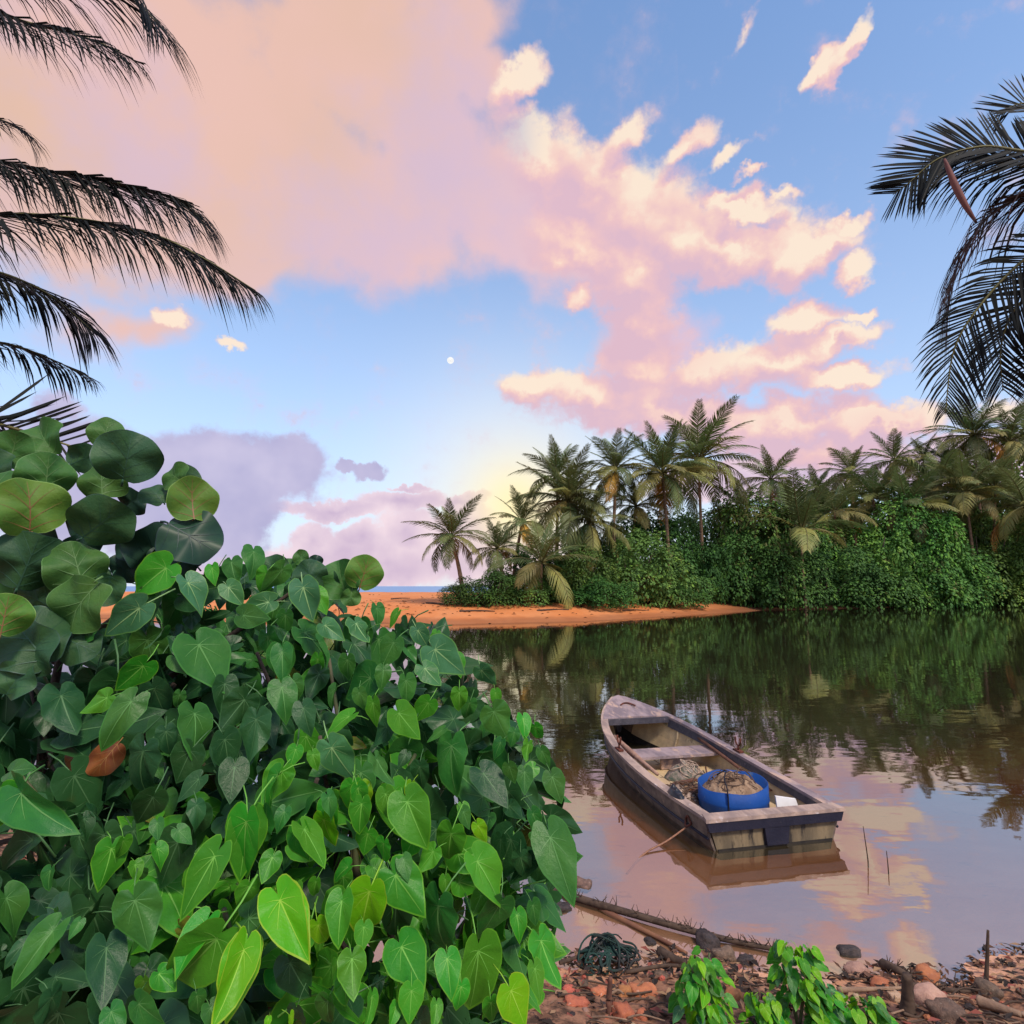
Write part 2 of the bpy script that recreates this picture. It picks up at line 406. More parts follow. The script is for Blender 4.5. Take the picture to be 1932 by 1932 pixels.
b = T.node('ShaderNodeBump'); b.inputs['Strength'].default_value = .5; b.inputs['Distance'].default_value = 0.03
T.put(b.inputs['Height'], T.noise(geo, 14, 6, .7)); T.l.new(b.outputs[0], bs.inputs['Normal'])
me.materials.append(gm)
link('ground', me, kind='structure')

def water_mat(name, tint, bumpk, ior, floor_=0.0):
    m = bpy.data.materials.new(name); m.use_nodes = True; T = NT(m.node_tree)
    out = T.n['Material Output']; T.n.remove(T.n['Principled BSDF'])
    geo = T.node('ShaderNodeNewGeometry').outputs['Position']
    w1 = T.noise(T.vmath('MULTIPLY', geo, (0.55, 1.5, 1)), 1.6, 2, .5)
    w2 = T.noise(T.vmath('MULTIPLY', geo, (0.8, 1.3, 1)), 5.5, 2, .5)
    patch = T.ss(T.noise(geo, 0.22, 3, .5), .38, .66, .25, 1.0)
    h = T.math('ADD', T.math('MULTIPLY', w1, 1.0), T.math('MULTIPLY', T.math('MULTIPLY', w2, patch), .30))
    b = T.node('ShaderNodeBump'); b.inputs['Strength'].default_value = 1.0; b.inputs['Distance'].default_value = bumpk
    T.put(b.inputs['Height'], h)
    fr = T.node('ShaderNodeLayerWeight'); fr.inputs[0].default_value = 0.5; T.l.new(b.outputs[0], fr.inputs['Normal'])
    frv = T.math('POWER', fr.outputs['Facing'], ior)
    gl = T.node('ShaderNodeBsdfGlossy'); gl.inputs['Roughness'].default_value = 0.015; T.l.new(b.outputs[0], gl.inputs['Normal'])
    tr = T.node('ShaderNodeBsdfTransparent'); tr.inputs[0].default_value = tint
    df_ = T.node('ShaderNodeBsdfDiffuse'); df_.inputs[0].default_value = (.20, .17, .085, 1)
    m0 = T.node('ShaderNodeMixShader'); m0.inputs[0].default_value = 0.16; T.l.new(tr.outputs[0], m0.inputs[1]); T.l.new(df_.outputs[0], m0.inputs[2])
    mx = T.node('ShaderNodeMixShader'); T.put(mx.inputs[0], T.math('MULTIPLY_ADD', frv, 1 - floor_, floor_)); T.l.new(m0.outputs[0], mx.inputs[1]); T.l.new(gl.outputs[0], mx.inputs[2])
    T.l.new(mx.outputs[0], out.inputs['Surface'])
    return m, T, out
wm, T, out = water_mat('lagoon_water', (0.95, 0.92, 0.88, 1), 0.0028, 4.2, 0.34)
va = T.node('ShaderNodeVolumeAbsorption'); va.inputs['Color'].default_value = (0.60, 0.36, 0.14, 1); va.inputs['Density'].default_value = 5.0
T.l.new(va.outputs[0], out.inputs['Volume'])
mb = MB().box((-420, 0.2, -4), (420, 88, 0.0)); mb.build('lagoon_water', wm, kind='structure')
sm_ = mat('sea_water', (.10, .24, .46), (.14, .29, .50), rough=.35, nscale=.02, spec=.10)
MB().add([(-9000, 88.3, -0.02), (9000, 88.3, -0.02), (9000, 16000, -0.02), (-9000, 16000, -0.02)], [(0, 1, 2, 3)]).build('sea', sm_, kind='structure')
MB().add([(-9000, -3000, -6), (9000, -3000, -6), (9000, 16000, -6), (-9000, 16000, -6)], [(0, 1, 2, 3)]).build('sea_bed', mat('sea_bed', (.22, .36, .58)), kind='structure')
hl = MB(); N = 40
pts = [at(985 + 160 * k / N, 1106, 2600) for k in range(N + 1)]
top = [2 + 26 * max(0, math.sin(math.pi * k / N)) ** .8 + 5 * mnoise.noise(Vector((k * .4, 0, 0))) for k in range(N + 1)]
vs = [(p.x, p.y, -1) for p in pts] + [(p.x, p.y + 60, t) for p, t in zip(pts, top)] + [(p.x, p.y + 260, -1) for p in pts]
fs = [(r_ * (N + 1) + k, r_ * (N + 1) + k + 1, (r_ + 1) * (N + 1) + k + 1, (r_ + 1) * (N + 1) + k) for r_ in range(2) for k in range(N)]
hl.add(vs, fs, 0, True).build('hills', mat('far_hill', (.10, .14, .20), (.12, .15, .20), nscale=.02), kind='structure')

# ------------------------------------------------------------------ moon
mm = bpy.data.materials.new('moon_surface'); mm.use_nodes = True; T = NT(mm.node_tree); bs = T.n['Principled BSDF']
bs.inputs['Base Color'].default_value = (0, 0, 0, 1)
co = T.node('ShaderNodeTexCoord').outputs['Object']
T.put(bs.inputs['Emission Color'], T.mix(T.ss(T.noise(co, .08, 4, .6), .42, .6), (1, .98, .92, 1), (.82, .84, .88, 1)))
bs.inputs['Emission Strength'].default_value = 1.0
mo = MB(); mp = at(850, 680, 6000); mr = 6.6 / FPX * 6000; nu, nv = 32, 16
vs = [(mr * math.sin(math.pi * j / nv) * math.cos(2 * math.pi * i / nu), mr * math.sin(math.pi * j / nv) * math.sin(2 * math.pi * i / nu), mr * math.cos(math.pi * j / nv)) for j in range(nv + 1) for i in range(nu)]
fs = [(j * nu + i, (j + 1) * nu + i, (j + 1) * nu + (i + 1) % nu, j * nu + (i + 1) % nu) for j in range(nv) for i in range(nu)]
o = mo.add(vs, fs, 0, True).build('moon', mm, label='small pale full moon in the clear blue sky above the lagoon', cat='moon'); o.location = mp

# ------------------------------------------------------------------ palms
M_trunk = mat('palm_trunk', (.20, .12, .075), (.30, .19, .12), rough=.9, nscale=3, bump=.6, bscale=9, stretch=(1, 1, 3))
M_frond = mat('palm_green', (.11, .155, .052), (.16, .19, .062), rough=.5, nscale=1.5, translucent=.25, rand=.30, spec=.3)
M_frond_y = mat('palm_olive', (.30, .26, .075), (.21, .22, .065), rough=.55, nscale=1.5, translucent=.25, rand=.25, spec=.3)
M_frond_dead = mat('palm_yellow', (.62, .34, .07), (.50, .24, .06), rough=.7, nscale=2, translucent=.2, rand=.2)
M_dark = mat('palm_near_silhouette', (.010, .013, .014), (.018, .020, .016), rough=.6, nscale=2, translucent=.15, rand=.15, spec=.12)  # near fronds: silhouette darkness put into a near-black leaf colour
M_brown = mat('palm_dry_brown', (.075, .032, .028), (.03, .02, .018), rough=.8, nscale=3, translucent=.1)
M_rachis = mat('frond_stalk', (.16, .15, .05), (.11, .10, .035), rough=.6)

def frond_on(mb, curve, n, llen, width, fwd, side, grav, upn, seed, taper=0.25, mi=0, gap=0.0, sides=(-1, 1), s0=.12, knee=.55, fine=False):
    """leaflets along a rachis curve (list of points); upn = normal side of the blade"""
    r = random.Random(seed); m = len(curve) - 1
    acc = [0.0]
    for i in range(m): acc.append(acc[-1] + (curve[i + 1] - curve[i]).length)
    L = acc[-1]
    def ev(s):
        d = s * L; i = 0
        while i < m - 1 and acc[i + 1] < d: i += 1
        f = (d - acc[i]) / max(acc[i + 1] - acc[i], 1e-6)
        return curve[i].lerp(curve[i + 1], f), (curve[i + 1] - curve[i]).normalized()
    for sd_ in sides:
        for k in range(n):
            s = s0 + (1 - s0) * (k + r.uniform(-.3, .3)) / n; s = min(max(s, .02), .995)
            if r.random() < gap: continue
            p, t = ev(s)
            u = s if s > 0 else 0
            prof = (min(1, (u - s0 + .12) / .28) ** .6) * (1 - max(0, u - knee) / (1 - knee) * (1 - taper))
            l = llen * prof * r.uniform(.86, 1.08)
            sidev = t.cross(upn).normalized() * sd_
            f_ = fwd + .35 * u + r.uniform(-.08, .08)
            d = (t * f_ + sidev * side + upn * (.12 + r.uniform(-.1, .1))).normalized()
            g = Vector((0, 0, -1)) * grav * r.uniform(.8, 1.2)
            p1 = p + d * (l * .5) + g * (l * .12); pm = p + d * (l * .72) + g * (l * .28); p2 = p + d * (l * .90) + g * (l * .50)
            wv = t - d * t.dot(d) + upn * r.uniform(-.25, .25)
            if wv.length < 1e-4: wv = t
            wv = wv.normalized() * width * prof ** .4 * (.76 if fine else 1)
            if fine: mb.add([p - wv * .4, p + wv * .4, p1 + wv * .5, p1 - wv * .5, pm + wv * .42, pm - wv * .42, p2], [(0, 1, 2, 3), (3, 2, 4, 5), (5, 4, 6)], mi, False)
            else: mb.add([p - wv * .35, p + wv * .35, p1 + wv * .5, p1 - wv * .5, p2], [(0, 1, 2, 3), (3, 2, 4)], mi, False)
    return mb
def std_frond(e0, droop, n, width, seed, llen=.25, grav=.55, twist=0.0):
    r = random.Random(seed); pts = []; p = Vector((0, 0, 0)); m = 12
    for i in range(m + 1):
        pts.append(p.copy()); a = e0 - droop * (i / m) ** 1.25
        p = p + Vector((math.cos(a), math.sin(twist * (i / m)) * .25, math.sin(a))) / m
    mb = MB()
    up = Vector((0, 0, 1))
    # local normal follows the curve
    for i0 in range(0, 1):
        frond_on(mb, pts, n, llen, width, .55, .85, grav, Vector((-math.sin(e0 - droop * .4), 0, math.cos(e0 - droop * .4))), seed)
    mb.tube(pts, [.012 * (1 - .85 * i / m) + .001 for i in range(m + 1)], 4, 1)
    return mb
FV = {}
for nm, mt in (('g', M_frond), ('y', M_frond_y), ('d', M_frond_dead)):
    FV[nm] = [std_frond(0.0, d_, 52, .015, 11 + i, grav=g_, twist=tw).mesh('frond', [mt, M_rachis]) for i, (d_, g_, tw) in
              enumerate([(.45, .35, .5), (.8, .7, -.6), (1.1, 1.0, .4), (1.45, 1.3, -.3)])]

palm_count = 0
def palm(px, py, D, rpx, label, lean=0.0, nf=20, hidden=False, seed=0, young=False, base=None, group='coconut palms on the far bank', dead=1, emin=-.45, emax=1.35):
    r = random.Random(1000 + seed)
    crown = at(px, py, D); rad = rpx * D / FPX * 1.14
    bx = crown.x + lean + r.uniform(-.9, .9); by = D + r.uniform(-.5, 1.0)
    gz_ = hgt(bx, by)
    root = thing('coconut_palm', (bx, by, gz_), label, 'palm tree', group)
    c = crown - Vector((bx, by, gz_))
    mid = Vector((c.x * .35 + r.uniform(-.15, .15), c.y * .35, c.z * .5))
    cv = catmull([(0, 0, -.3), mid, c + Vector((0, 0, -.05))], 8)
    t0 = .20 if not young else .16
    MB().tube(cv, [t0 * (1.25 if i == 0 else 1 - .45 * i / (len(cv) - 1)) * (1 + .05 * (i % 2)) for i in range(len(cv))], 9).build('trunk', M_trunk, root)
    ph = r.uniform(0, 6.28)
    nf = int(nf * 1.2)
    for k in range(nf):
        u = (k + .5) / nf
        e = emax + (emin - emax) * u + r.uniform(-.12, .12)
        a = ph + k * 2.39996 + r.uniform(-.2, .2)
        kind = 'g' if u < .55 else ('y' if r.random() < .75 else 'g')
        if u > 1 - dead / nf * 1.01: kind = 'd' if r.random() < .6 else 'y'
        v = (0 if e > 1.0 else 1 if e > .6 else 2 if e > .05 else 3)
        if r.random() < .3: v = max(0, v - 1)
        L = rad * (.85 + .3 * r.random()) * (1.0 if u > .12 else .85)
        # the variant meshes start level: pitch up by e about local Y, then turn by a
        M = Matrix.Translation(c) @ Matrix.Rotation(a, 4, 'Z') @ Matrix.Rotation(-e, 4, 'Y') @ Matrix.Rotation(r.uniform(-.3, .3), 4, 'X') @ Matrix.Scale(L, 4)
        link('frond', FV[kind][v], root, M)
    return root

PL = [
 (852, 1012, 43.5, 78, 'small coconut palm leaning over the sand spit, leftmost on the far bank', dict(lean=.6, nf=20)),
 (938, 1035, 46, 64, 'short coconut palm against the golden glow, second from the left on the far bank', dict(nf=18)),
 (1022, 1062, 44.5, 92, 'low young palm with hanging yellow lower fronds above the sand strip', dict(nf=15, young=True, dead=5, emin=-.5)),
 (1072, 945, 50, 108, 'broad brownish palm crown left of the tall palms on the far bank', dict(nf=26)),
 (1052, 900, 52, 78, 'palm with spiky upright fronds rising behind the broad brownish crown', dict(nf=17)),
 (1112, 985, 49, 90, 'drooping palm with olive fronds just left of the tall trunk', dict(nf=18, emin=-.8)),
 (1162, 885, 51, 80, 'shaggy palm crown directly left of the two tallest palms', dict(nf=20)),
 (1250, 893, 52, 100, 'tall coconut palm with its bare brown trunk showing above the shrubs', dict(nf=24, lean=-.1)),
 (1318, 868, 58, 108, 'tallest coconut palm on the far bank, wind-swept to the right', dict(nf=24, lean=.3)),
 (1455, 905, 63, 66, 'solitary palm crown to the right of the tallest pair', dict(nf=18)),
 (1512, 1000, 56, 112, 'young palm with tall upright fronds growing out of the shrubs at the bank', dict(nf=12, young=True, emin=.05, emax=1.45, dead=0)),
 (1542, 925, 73, 48, 'dark small palm crown at the left end of the hillside skyline', dict(nf=16)),
 (1606, 893, 72, 64, 'second palm crown from the left along the hillside skyline', dict(nf=18)),
 (1688, 868, 73, 66, 'third palm crown from the left along the hillside skyline, fronds upright', dict(nf=16)),
 (1742, 868, 80, 52, 'dark distant palm crown just right of the upright one on the skyline', dict(nf=16)),
 (1838, 822, 75, 84, 'large rounded palm crown highest on the hillside skyline', dict(nf=24)),
 (1905, 835, 73, 74, 'palm crown right of the large rounded one, near the right edge', dict(nf=18)),
 (1575, 965, 65, 64, 'olive palm half sunk in the shrubs below the left end of the skyline', dict(nf=16)),
 (1648, 940, 67, 76, 'olive palm in the middle of the hillside, below the third skyline crown', dict(nf=18)),
 (1712, 955, 64, 78, 'yellowish palm standing just above the bright green shrubs', dict(nf=18)),
 (1768, 915, 68, 78, 'palm on the slope below and left of the large rounded crown', dict(nf=18)),
 (1822, 930, 65, 82, 'palm directly below the large rounded crown on the slope', dict(nf=18)),
 (1878, 920, 68, 84, 'dark palm on the right slope below the edge crowns', dict(nf=18)),
 (1935, 955, 62, 92, 'low palm at the right edge of the picture above the shrubs', dict(nf=16)),
 (1950, 830, 78, 80, 'highest palm cut by the right edge of the hillside', dict(nf=18)),
 (1400, 960, 62, 62, 'palm half hidden between the tallest palm and the solitary crown', dict(nf=16)),
 (1200, 955, 54, 74, 'dark palm crown hidden behind the bare brown trunk', dict(nf=16)),
 (985, 985, 49, 66, 'palm with fronds reaching into the golden glow', dict(nf=16)),
 (1790, 880, 80, 64, 'distant palm tucked behind the left side of the large rounded crown', dict(nf=16)),
]
for i, (x, y, D, rp, lb, kw) in enumerate(PL): palm(x, y, D, rp, lb, seed=i, **kw)

# ------------------------------------------------------------------ shrubs of the far bank
M_bush = [mat('shrub_leaf_deep', (.045, .105, .026), (.066, .140, .034), rough=.6, nscale=.8, translucent=.12, rand=.25, spec=.15),
          mat('shrub_leaf_mid', (.075, .170, .034), (.105, .215, .042), rough=.6, nscale=.8, translucent=.15, rand=.25, spec=.15),
          mat('shrub_leaf_light', (.13, .27, .036), (.18, .30, .050), rough=.6, nscale=.8, translucent=.2, rand=.25, spec=.15),
          mat('shrub_leaf_olive', (.105, .130, .034), (.15, .15, .045), rough=.5, nscale=.8, translucent=.2, rand=.25, spec=.15)]
M_wood = mat('branch_bark', (.055, .040, .032), (.10, .075, .055), rough=.9, nscale=8, bump=.4)
def bush_mesh(seed, mixw, n=14000, leaf=.050):
    r = random.Random(seed); lobes = []
    for k in range(30):
        a = r.uniform(0, 6.28); q = math.sqrt(r.random()) * .76; h = r.uniform(.12, .78) * (1 - q * .45)
        lobes.append((Vector((q * math.cos(a) * 1.15, q * math.sin(a) * 1.15, h + .08)), r.uniform(.15, .34)))
    for k in range(9):
        a = k / 9 * 6.28; lobes.append((Vector((.72 * math.cos(a), .72 * math.sin(a), r.uniform(.08, .22))), r.uniform(.20, .32)))
    mb = MB(); cnt = 0
    while cnt < n:
        c, q = lobes[r.randrange(len(lobes))]
        d = Vector((r.gauss(0, 1), r.gauss(0, 1), r.gauss(.75, .9))).normalized()
        p = c + d * q * (1 - .30 * r.random() ** 2.0) ; p.z *= 1.0
        p += rvec(.03, r)
        if p.z < .01: continue
        inside = sum(1 for c2, q2 in lobes if (p - c2).length < q2 * .62)
        if inside: continue
        cl = mnoise.noise(p * 4.3 + Vector((seed, 0, 0))) + .5 * mnoise.noise(p * 9.1 + Vector((0, seed, 0)))
        if cl < -.22 and r.random() < .85: cnt += 1; continue
        nrm = (d * .7 + Vector((0, -.0, .8)) + rvec(.45, r)).normalized()
        t = (d * .8 + Vector((0, 0, -.35)) + rvec(.5, r)); t = (t - nrm * t.dot(nrm)).normalized()
        s_ = t.cross(nrm); l = leaf * r.uniform(.7, 1.35); w = l * .36
        u = min(max(r.random() * .6 + .2 + cl * .55, 0), .999); mi = 0
        for mi, cw in enumerate(mixw):
            if u < cw: break
        mb.add([p, p + t * l * .5 + s_ * w - nrm * w * .25, p + t * l, p + t * l * .5 - s_ * w - nrm * w * .25], [(0, 1, 2), (0, 2, 3)], mi)
        cnt += 1
    return mb.mesh('foliage', M_bush)
BV = [bush_mesh(31, (.62, .93, 1, 1)), bush_mesh(32, (.45, .86, .97, 1)), bush_mesh(33, (.25, .62, .95, 1)), bush_mesh(34, (.2, .5, .6, 1)), bush_mesh(35, (.8, .98, 1, 1))]
def bush_wood(seed):
    r = random.Random(seed); mb = MB()
    for k in range(9):
        a = r.uniform(0, 6.28); q = r.uniform(.2, .7)
        mb.tube(catmull([(0, 0, -.05), (q * .4 * math.cos(a), q * .4 * math.sin(a), .22), (q * math.cos(a), q * math.sin(a), r.uniform(.4, .7))], 3), [.02] + [.014] * 5 + [.006], 5)
    return mb.mesh('branch', M_wood)
BW = [bush_wood(5), bush_wood(6)]
def shrub(px, D, ytop, wpx, var, label, depth=None, sink=.1, seed=0, group='shrubs along the far bank'):
    r = random.Random(seed)
    p = at(px, 1106, D); z0 = hgt(p.x, p.y) - sink
    top = at(px, ytop, D).z; w = wpx * D / FPX / 2 / .95; h = max((top - z0) * 1.12, .4)
    root = thing('shrub', (p.x, p.y, z0), label, 'shrub', group)
    dp = depth or min(w, 4.5)
    M = Matrix.Diagonal((w, dp, h, 1)) @ Matrix.Rotation(r.uniform(0, 6.28), 4, 'Z')
    link('foliage', BV[var], root, M); link('branch', BW[seed % 2], root, M)
    return root
SH = [
 (880, 40.5, 1100, 70, 4, 'low dark shrub at the tip of the sand spit, first on the far bank'),
 (925, 40.8, 1080, 130, 0, 'dark rounded shrub beside the tip of the sand spit'),
 (990, 42.5, 1080, 130, 0, 'dark shrub under the yellow hanging palm fronds'),
 (1090, 44.5, 1035, 150, 1, 'leafy green shrub left of the large dome-shaped one behind the sand strip'),
 (1185, 46.5, 1008, 210, 1, 'large dome-shaped green shrub below the bare palm trunk'),
 (1130, 42.8, 1092, 150, 0, 'low shrub in front of the dome-shaped one, touching the sand strip'),
 (1265, 48.5, 1085, 150, 0, 'low dark shrub below the tall palms where the sand strip narrows'),
 (1315, 55, 1020, 150, 4, 'shadowy shrub filling the hollow right of the bare palm trunk'),
 (1385, 55.5, 1000, 170, 1, 'green shrub above the right end of the sand strip'),
 (1420, 60, 948, 190, 3, 'tall olive bush below the solitary palm crown'),
 (1460, 58, 1030, 180, 0, 'dark shrub overhanging the water just past the sand strip'),
 (1555, 61, 1022, 190, 0, 'dark shrub at the waterline below the young upright palm'),
 (1640, 63, 965, 190, 2, 'tall mid-green shrub to the right of the young upright palm'),
 (1650, 61.5, 1050, 170, 0, 'low dark shrub at the waterline, middle of the right bank'),
 (1740, 65, 950, 230, 2, 'bright green shrub, the lightest patch on the right bank'),
 (1755, 63, 1035, 190, 1, 'low green shrub at the waterline under the bright green patch'),
 (1850, 67.5, 965, 230, 1, 'tall green shrub right of the bright green patch'),
 (1850, 65.5, 1055, 180, 2, 'low light green shrub at the waterline near the right edge'),
 (1945, 68, 1000, 200, 0, 'dark shrub at the right edge of the far bank'),
 (1935, 66.5, 1070, 160, 3, 'low yellowish shrub at the waterline by the right edge'),
 (1530, 68, 985, 200, 3, 'olive bush behind the young upright palm'),
 (1700, 74, 985, 300, 3, 'wide olive bush on the slope behind the bright green patch'),
 (1880, 76, 960, 320, 3, 'wide dark olive bush high on the right slope'),
 (1480, 78, 935, 260, 3, 'olive bush behind the dark small palm at the left end of the skyline'),
 (1620, 82, 915, 300, 4, 'shadowy bush behind the second skyline palm crown'),
 (1780, 84, 880, 340, 4, 'shadowy bush on the crest behind the large rounded crown'),
 (1940, 84, 850, 300, 3, 'olive bush on the crest at the right edge'),
 (1340, 66, 960, 220, 4, 'shadowy bush behind the trunks of the tallest palms'),
 (1215, 58, 965, 220, 4, 'shadowy bush behind the bare brown trunk'),
 (1010, 50, 1035, 170, 4, 'shadowy bush behind the low young palm'),
 (1120, 54, 1000, 200, 4, 'shadowy bush between the broad palm crown and the dome-shaped shrub'),
]
for i, (x, D, yt, w, v, lb) in enumerate(SH):
    if i < 9: shrub(x, D + 2.6, yt, w, v, lb, seed=i, depth=2.7)
    else: shrub(x, D, yt, w, v, lb, seed=i)

# ------------------------------------------------------------------ near palms at the edges of the picture
def near_palm(label, base_xy, crown, fronds, seed, z0=None):
    z0 = hgt(*base_xy)
    root = thing('coconut_palm', (base_xy[0], base_xy[1], z0), label, 'palm tree', 'coconut palms framing the view')
    o = Vector((base_xy[0], base_xy[1], z0)); c = crown - o
    cv = catmull([(0, 0, -.3), Vector((c.x * .25, c.y * .3, c.z * .5)), c], 10)
    MB().tube(cv, [.17 * (1.4 if i == 0 else 1 - .35 * i / 20) * (1 + .05 * (i % 2)) for i in range(len(cv))], 12).build('trunk', M_trunk, root)
    for i, (pts, n, llen, width, fwd, side, grav, up, mt, gap, taper, sides) in enumerate(fronds):
        cv = catmull([c] + [p - o for p in pts], 10)
        mb = MB(); frond_on(mb, cv, n, llen, width, fwd, side, grav, up.normalized(), seed * 50 + i, gap=gap, taper=taper, sides=sides, s0=.10, knee=.84, fine=True)
        m = len(cv) - 1
        mb.tube(cv, [.020 * (1 - .9 * k / m) + .0015 for k in range(m + 1)], 5, 1)
        mb.build('frond', [mt, M_rachis if mt is not M_brown else M_brown], root)
    return root
def pp(D, *xy): return [at(x, y, D + i * .12) for i, (x, y) in enumerate(xy)]
U = Vector((0, 0, 1)); CB = Vector((0, -1, .35)); both = (-1, 1)
UL = Vector((.1, -.35, 1))
LF = [
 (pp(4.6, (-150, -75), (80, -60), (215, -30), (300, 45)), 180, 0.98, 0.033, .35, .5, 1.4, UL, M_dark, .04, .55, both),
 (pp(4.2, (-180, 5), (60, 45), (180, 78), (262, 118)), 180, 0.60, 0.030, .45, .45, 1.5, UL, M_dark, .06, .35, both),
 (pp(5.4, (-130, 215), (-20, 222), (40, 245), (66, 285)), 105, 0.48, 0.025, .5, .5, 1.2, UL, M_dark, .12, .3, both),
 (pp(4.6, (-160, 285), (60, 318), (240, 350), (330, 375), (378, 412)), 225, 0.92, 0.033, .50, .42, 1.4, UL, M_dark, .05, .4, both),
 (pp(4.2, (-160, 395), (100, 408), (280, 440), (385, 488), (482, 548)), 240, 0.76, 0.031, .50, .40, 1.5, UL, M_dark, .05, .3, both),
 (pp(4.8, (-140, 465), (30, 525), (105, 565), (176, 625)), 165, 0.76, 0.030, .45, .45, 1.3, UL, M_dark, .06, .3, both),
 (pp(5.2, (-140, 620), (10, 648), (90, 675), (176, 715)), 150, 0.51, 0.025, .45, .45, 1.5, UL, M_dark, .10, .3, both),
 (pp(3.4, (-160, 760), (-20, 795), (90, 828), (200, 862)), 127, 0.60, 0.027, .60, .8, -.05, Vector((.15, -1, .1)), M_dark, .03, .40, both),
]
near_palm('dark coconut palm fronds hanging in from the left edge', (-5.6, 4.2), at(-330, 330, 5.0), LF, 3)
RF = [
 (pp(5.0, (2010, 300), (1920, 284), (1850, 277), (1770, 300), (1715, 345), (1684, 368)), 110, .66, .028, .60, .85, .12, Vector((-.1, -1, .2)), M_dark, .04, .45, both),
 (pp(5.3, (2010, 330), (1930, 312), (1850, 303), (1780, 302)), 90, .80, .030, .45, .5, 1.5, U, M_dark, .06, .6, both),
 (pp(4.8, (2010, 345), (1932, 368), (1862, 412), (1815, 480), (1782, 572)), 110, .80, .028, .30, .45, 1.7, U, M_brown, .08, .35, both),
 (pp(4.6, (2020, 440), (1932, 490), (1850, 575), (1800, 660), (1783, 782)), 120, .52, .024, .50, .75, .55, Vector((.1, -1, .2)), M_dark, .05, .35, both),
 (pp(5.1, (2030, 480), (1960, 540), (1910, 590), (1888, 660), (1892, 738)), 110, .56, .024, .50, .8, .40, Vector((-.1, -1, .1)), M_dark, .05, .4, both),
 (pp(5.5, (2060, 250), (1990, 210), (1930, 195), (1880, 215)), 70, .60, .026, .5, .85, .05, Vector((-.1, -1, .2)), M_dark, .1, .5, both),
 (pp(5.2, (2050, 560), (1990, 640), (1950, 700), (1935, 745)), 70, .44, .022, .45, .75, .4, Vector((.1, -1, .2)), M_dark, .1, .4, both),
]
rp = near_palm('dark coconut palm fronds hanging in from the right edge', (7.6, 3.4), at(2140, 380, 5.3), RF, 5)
o0 = rp.location
sh = [at(1782, 300, 5.0) - o0, at(1800, 345, 4.98) - o0, at(1820, 385, 4.97) - o0, at(1842, 420, 4.97) - o0]
cv = catmull(sh, 6); mb = MB(); m = len(cv) - 1
mb.tube(cv, [.010 + .020 * math.sin(math.pi * (k / m) ** .8) for k in range(m + 1)], 8).build('dry_flower_sheath', mat('dry_sheath', (.20, .075, .06), (.13, .05, .045), rough=.7, nscale=6, stretch=(1, 1, .2)), rp)

# ------------------------------------------------------------------ heart-leaved shrub
def leaf_mats(key, c, c2, vein, edge, tr=.22, rough=.36):
    return [mat('leaf_' + key, c, c2, rough=rough, nscale=1.6, translucent=tr, rand=.16, spec=.24, bump=.14, bscale=12, c3=(edge[0] * .9 + .03, edge[1] * .75, edge[2] * .6), n3scale=3.2, t3=(.66, .78)),
            mat('vein_' + key, vein, rough=.5, translucent=.1), mat('rim_' + key, edge, rough=.45, translucent=.25)]
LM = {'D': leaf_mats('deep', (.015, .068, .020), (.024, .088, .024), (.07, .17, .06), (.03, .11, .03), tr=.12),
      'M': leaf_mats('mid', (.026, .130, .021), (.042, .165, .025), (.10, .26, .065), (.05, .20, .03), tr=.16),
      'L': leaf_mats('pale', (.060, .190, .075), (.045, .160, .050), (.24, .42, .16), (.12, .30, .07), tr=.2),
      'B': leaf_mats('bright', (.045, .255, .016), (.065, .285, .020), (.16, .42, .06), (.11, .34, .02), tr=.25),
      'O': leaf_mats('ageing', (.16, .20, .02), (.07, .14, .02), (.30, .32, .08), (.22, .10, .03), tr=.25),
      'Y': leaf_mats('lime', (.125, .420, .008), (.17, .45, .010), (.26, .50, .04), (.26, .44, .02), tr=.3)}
HR = [(0, 1.0), (8, .86), (18, .74), (32, .62), (50, .535), (70, .475), (92, .43), (112, .405), (130, .395), (146, .375), (160, .325), (171, .23), (180, .10)]
def heart_r(th):
    a = abs(th) * 180 / math.pi
    for (a0, r0), (a1, r1) in zip(HR[:-1], HR[1:]):
        if a <= a1: return r0 + (r1 - r0) * (a - a0) / (a1 - a0)
    return .10
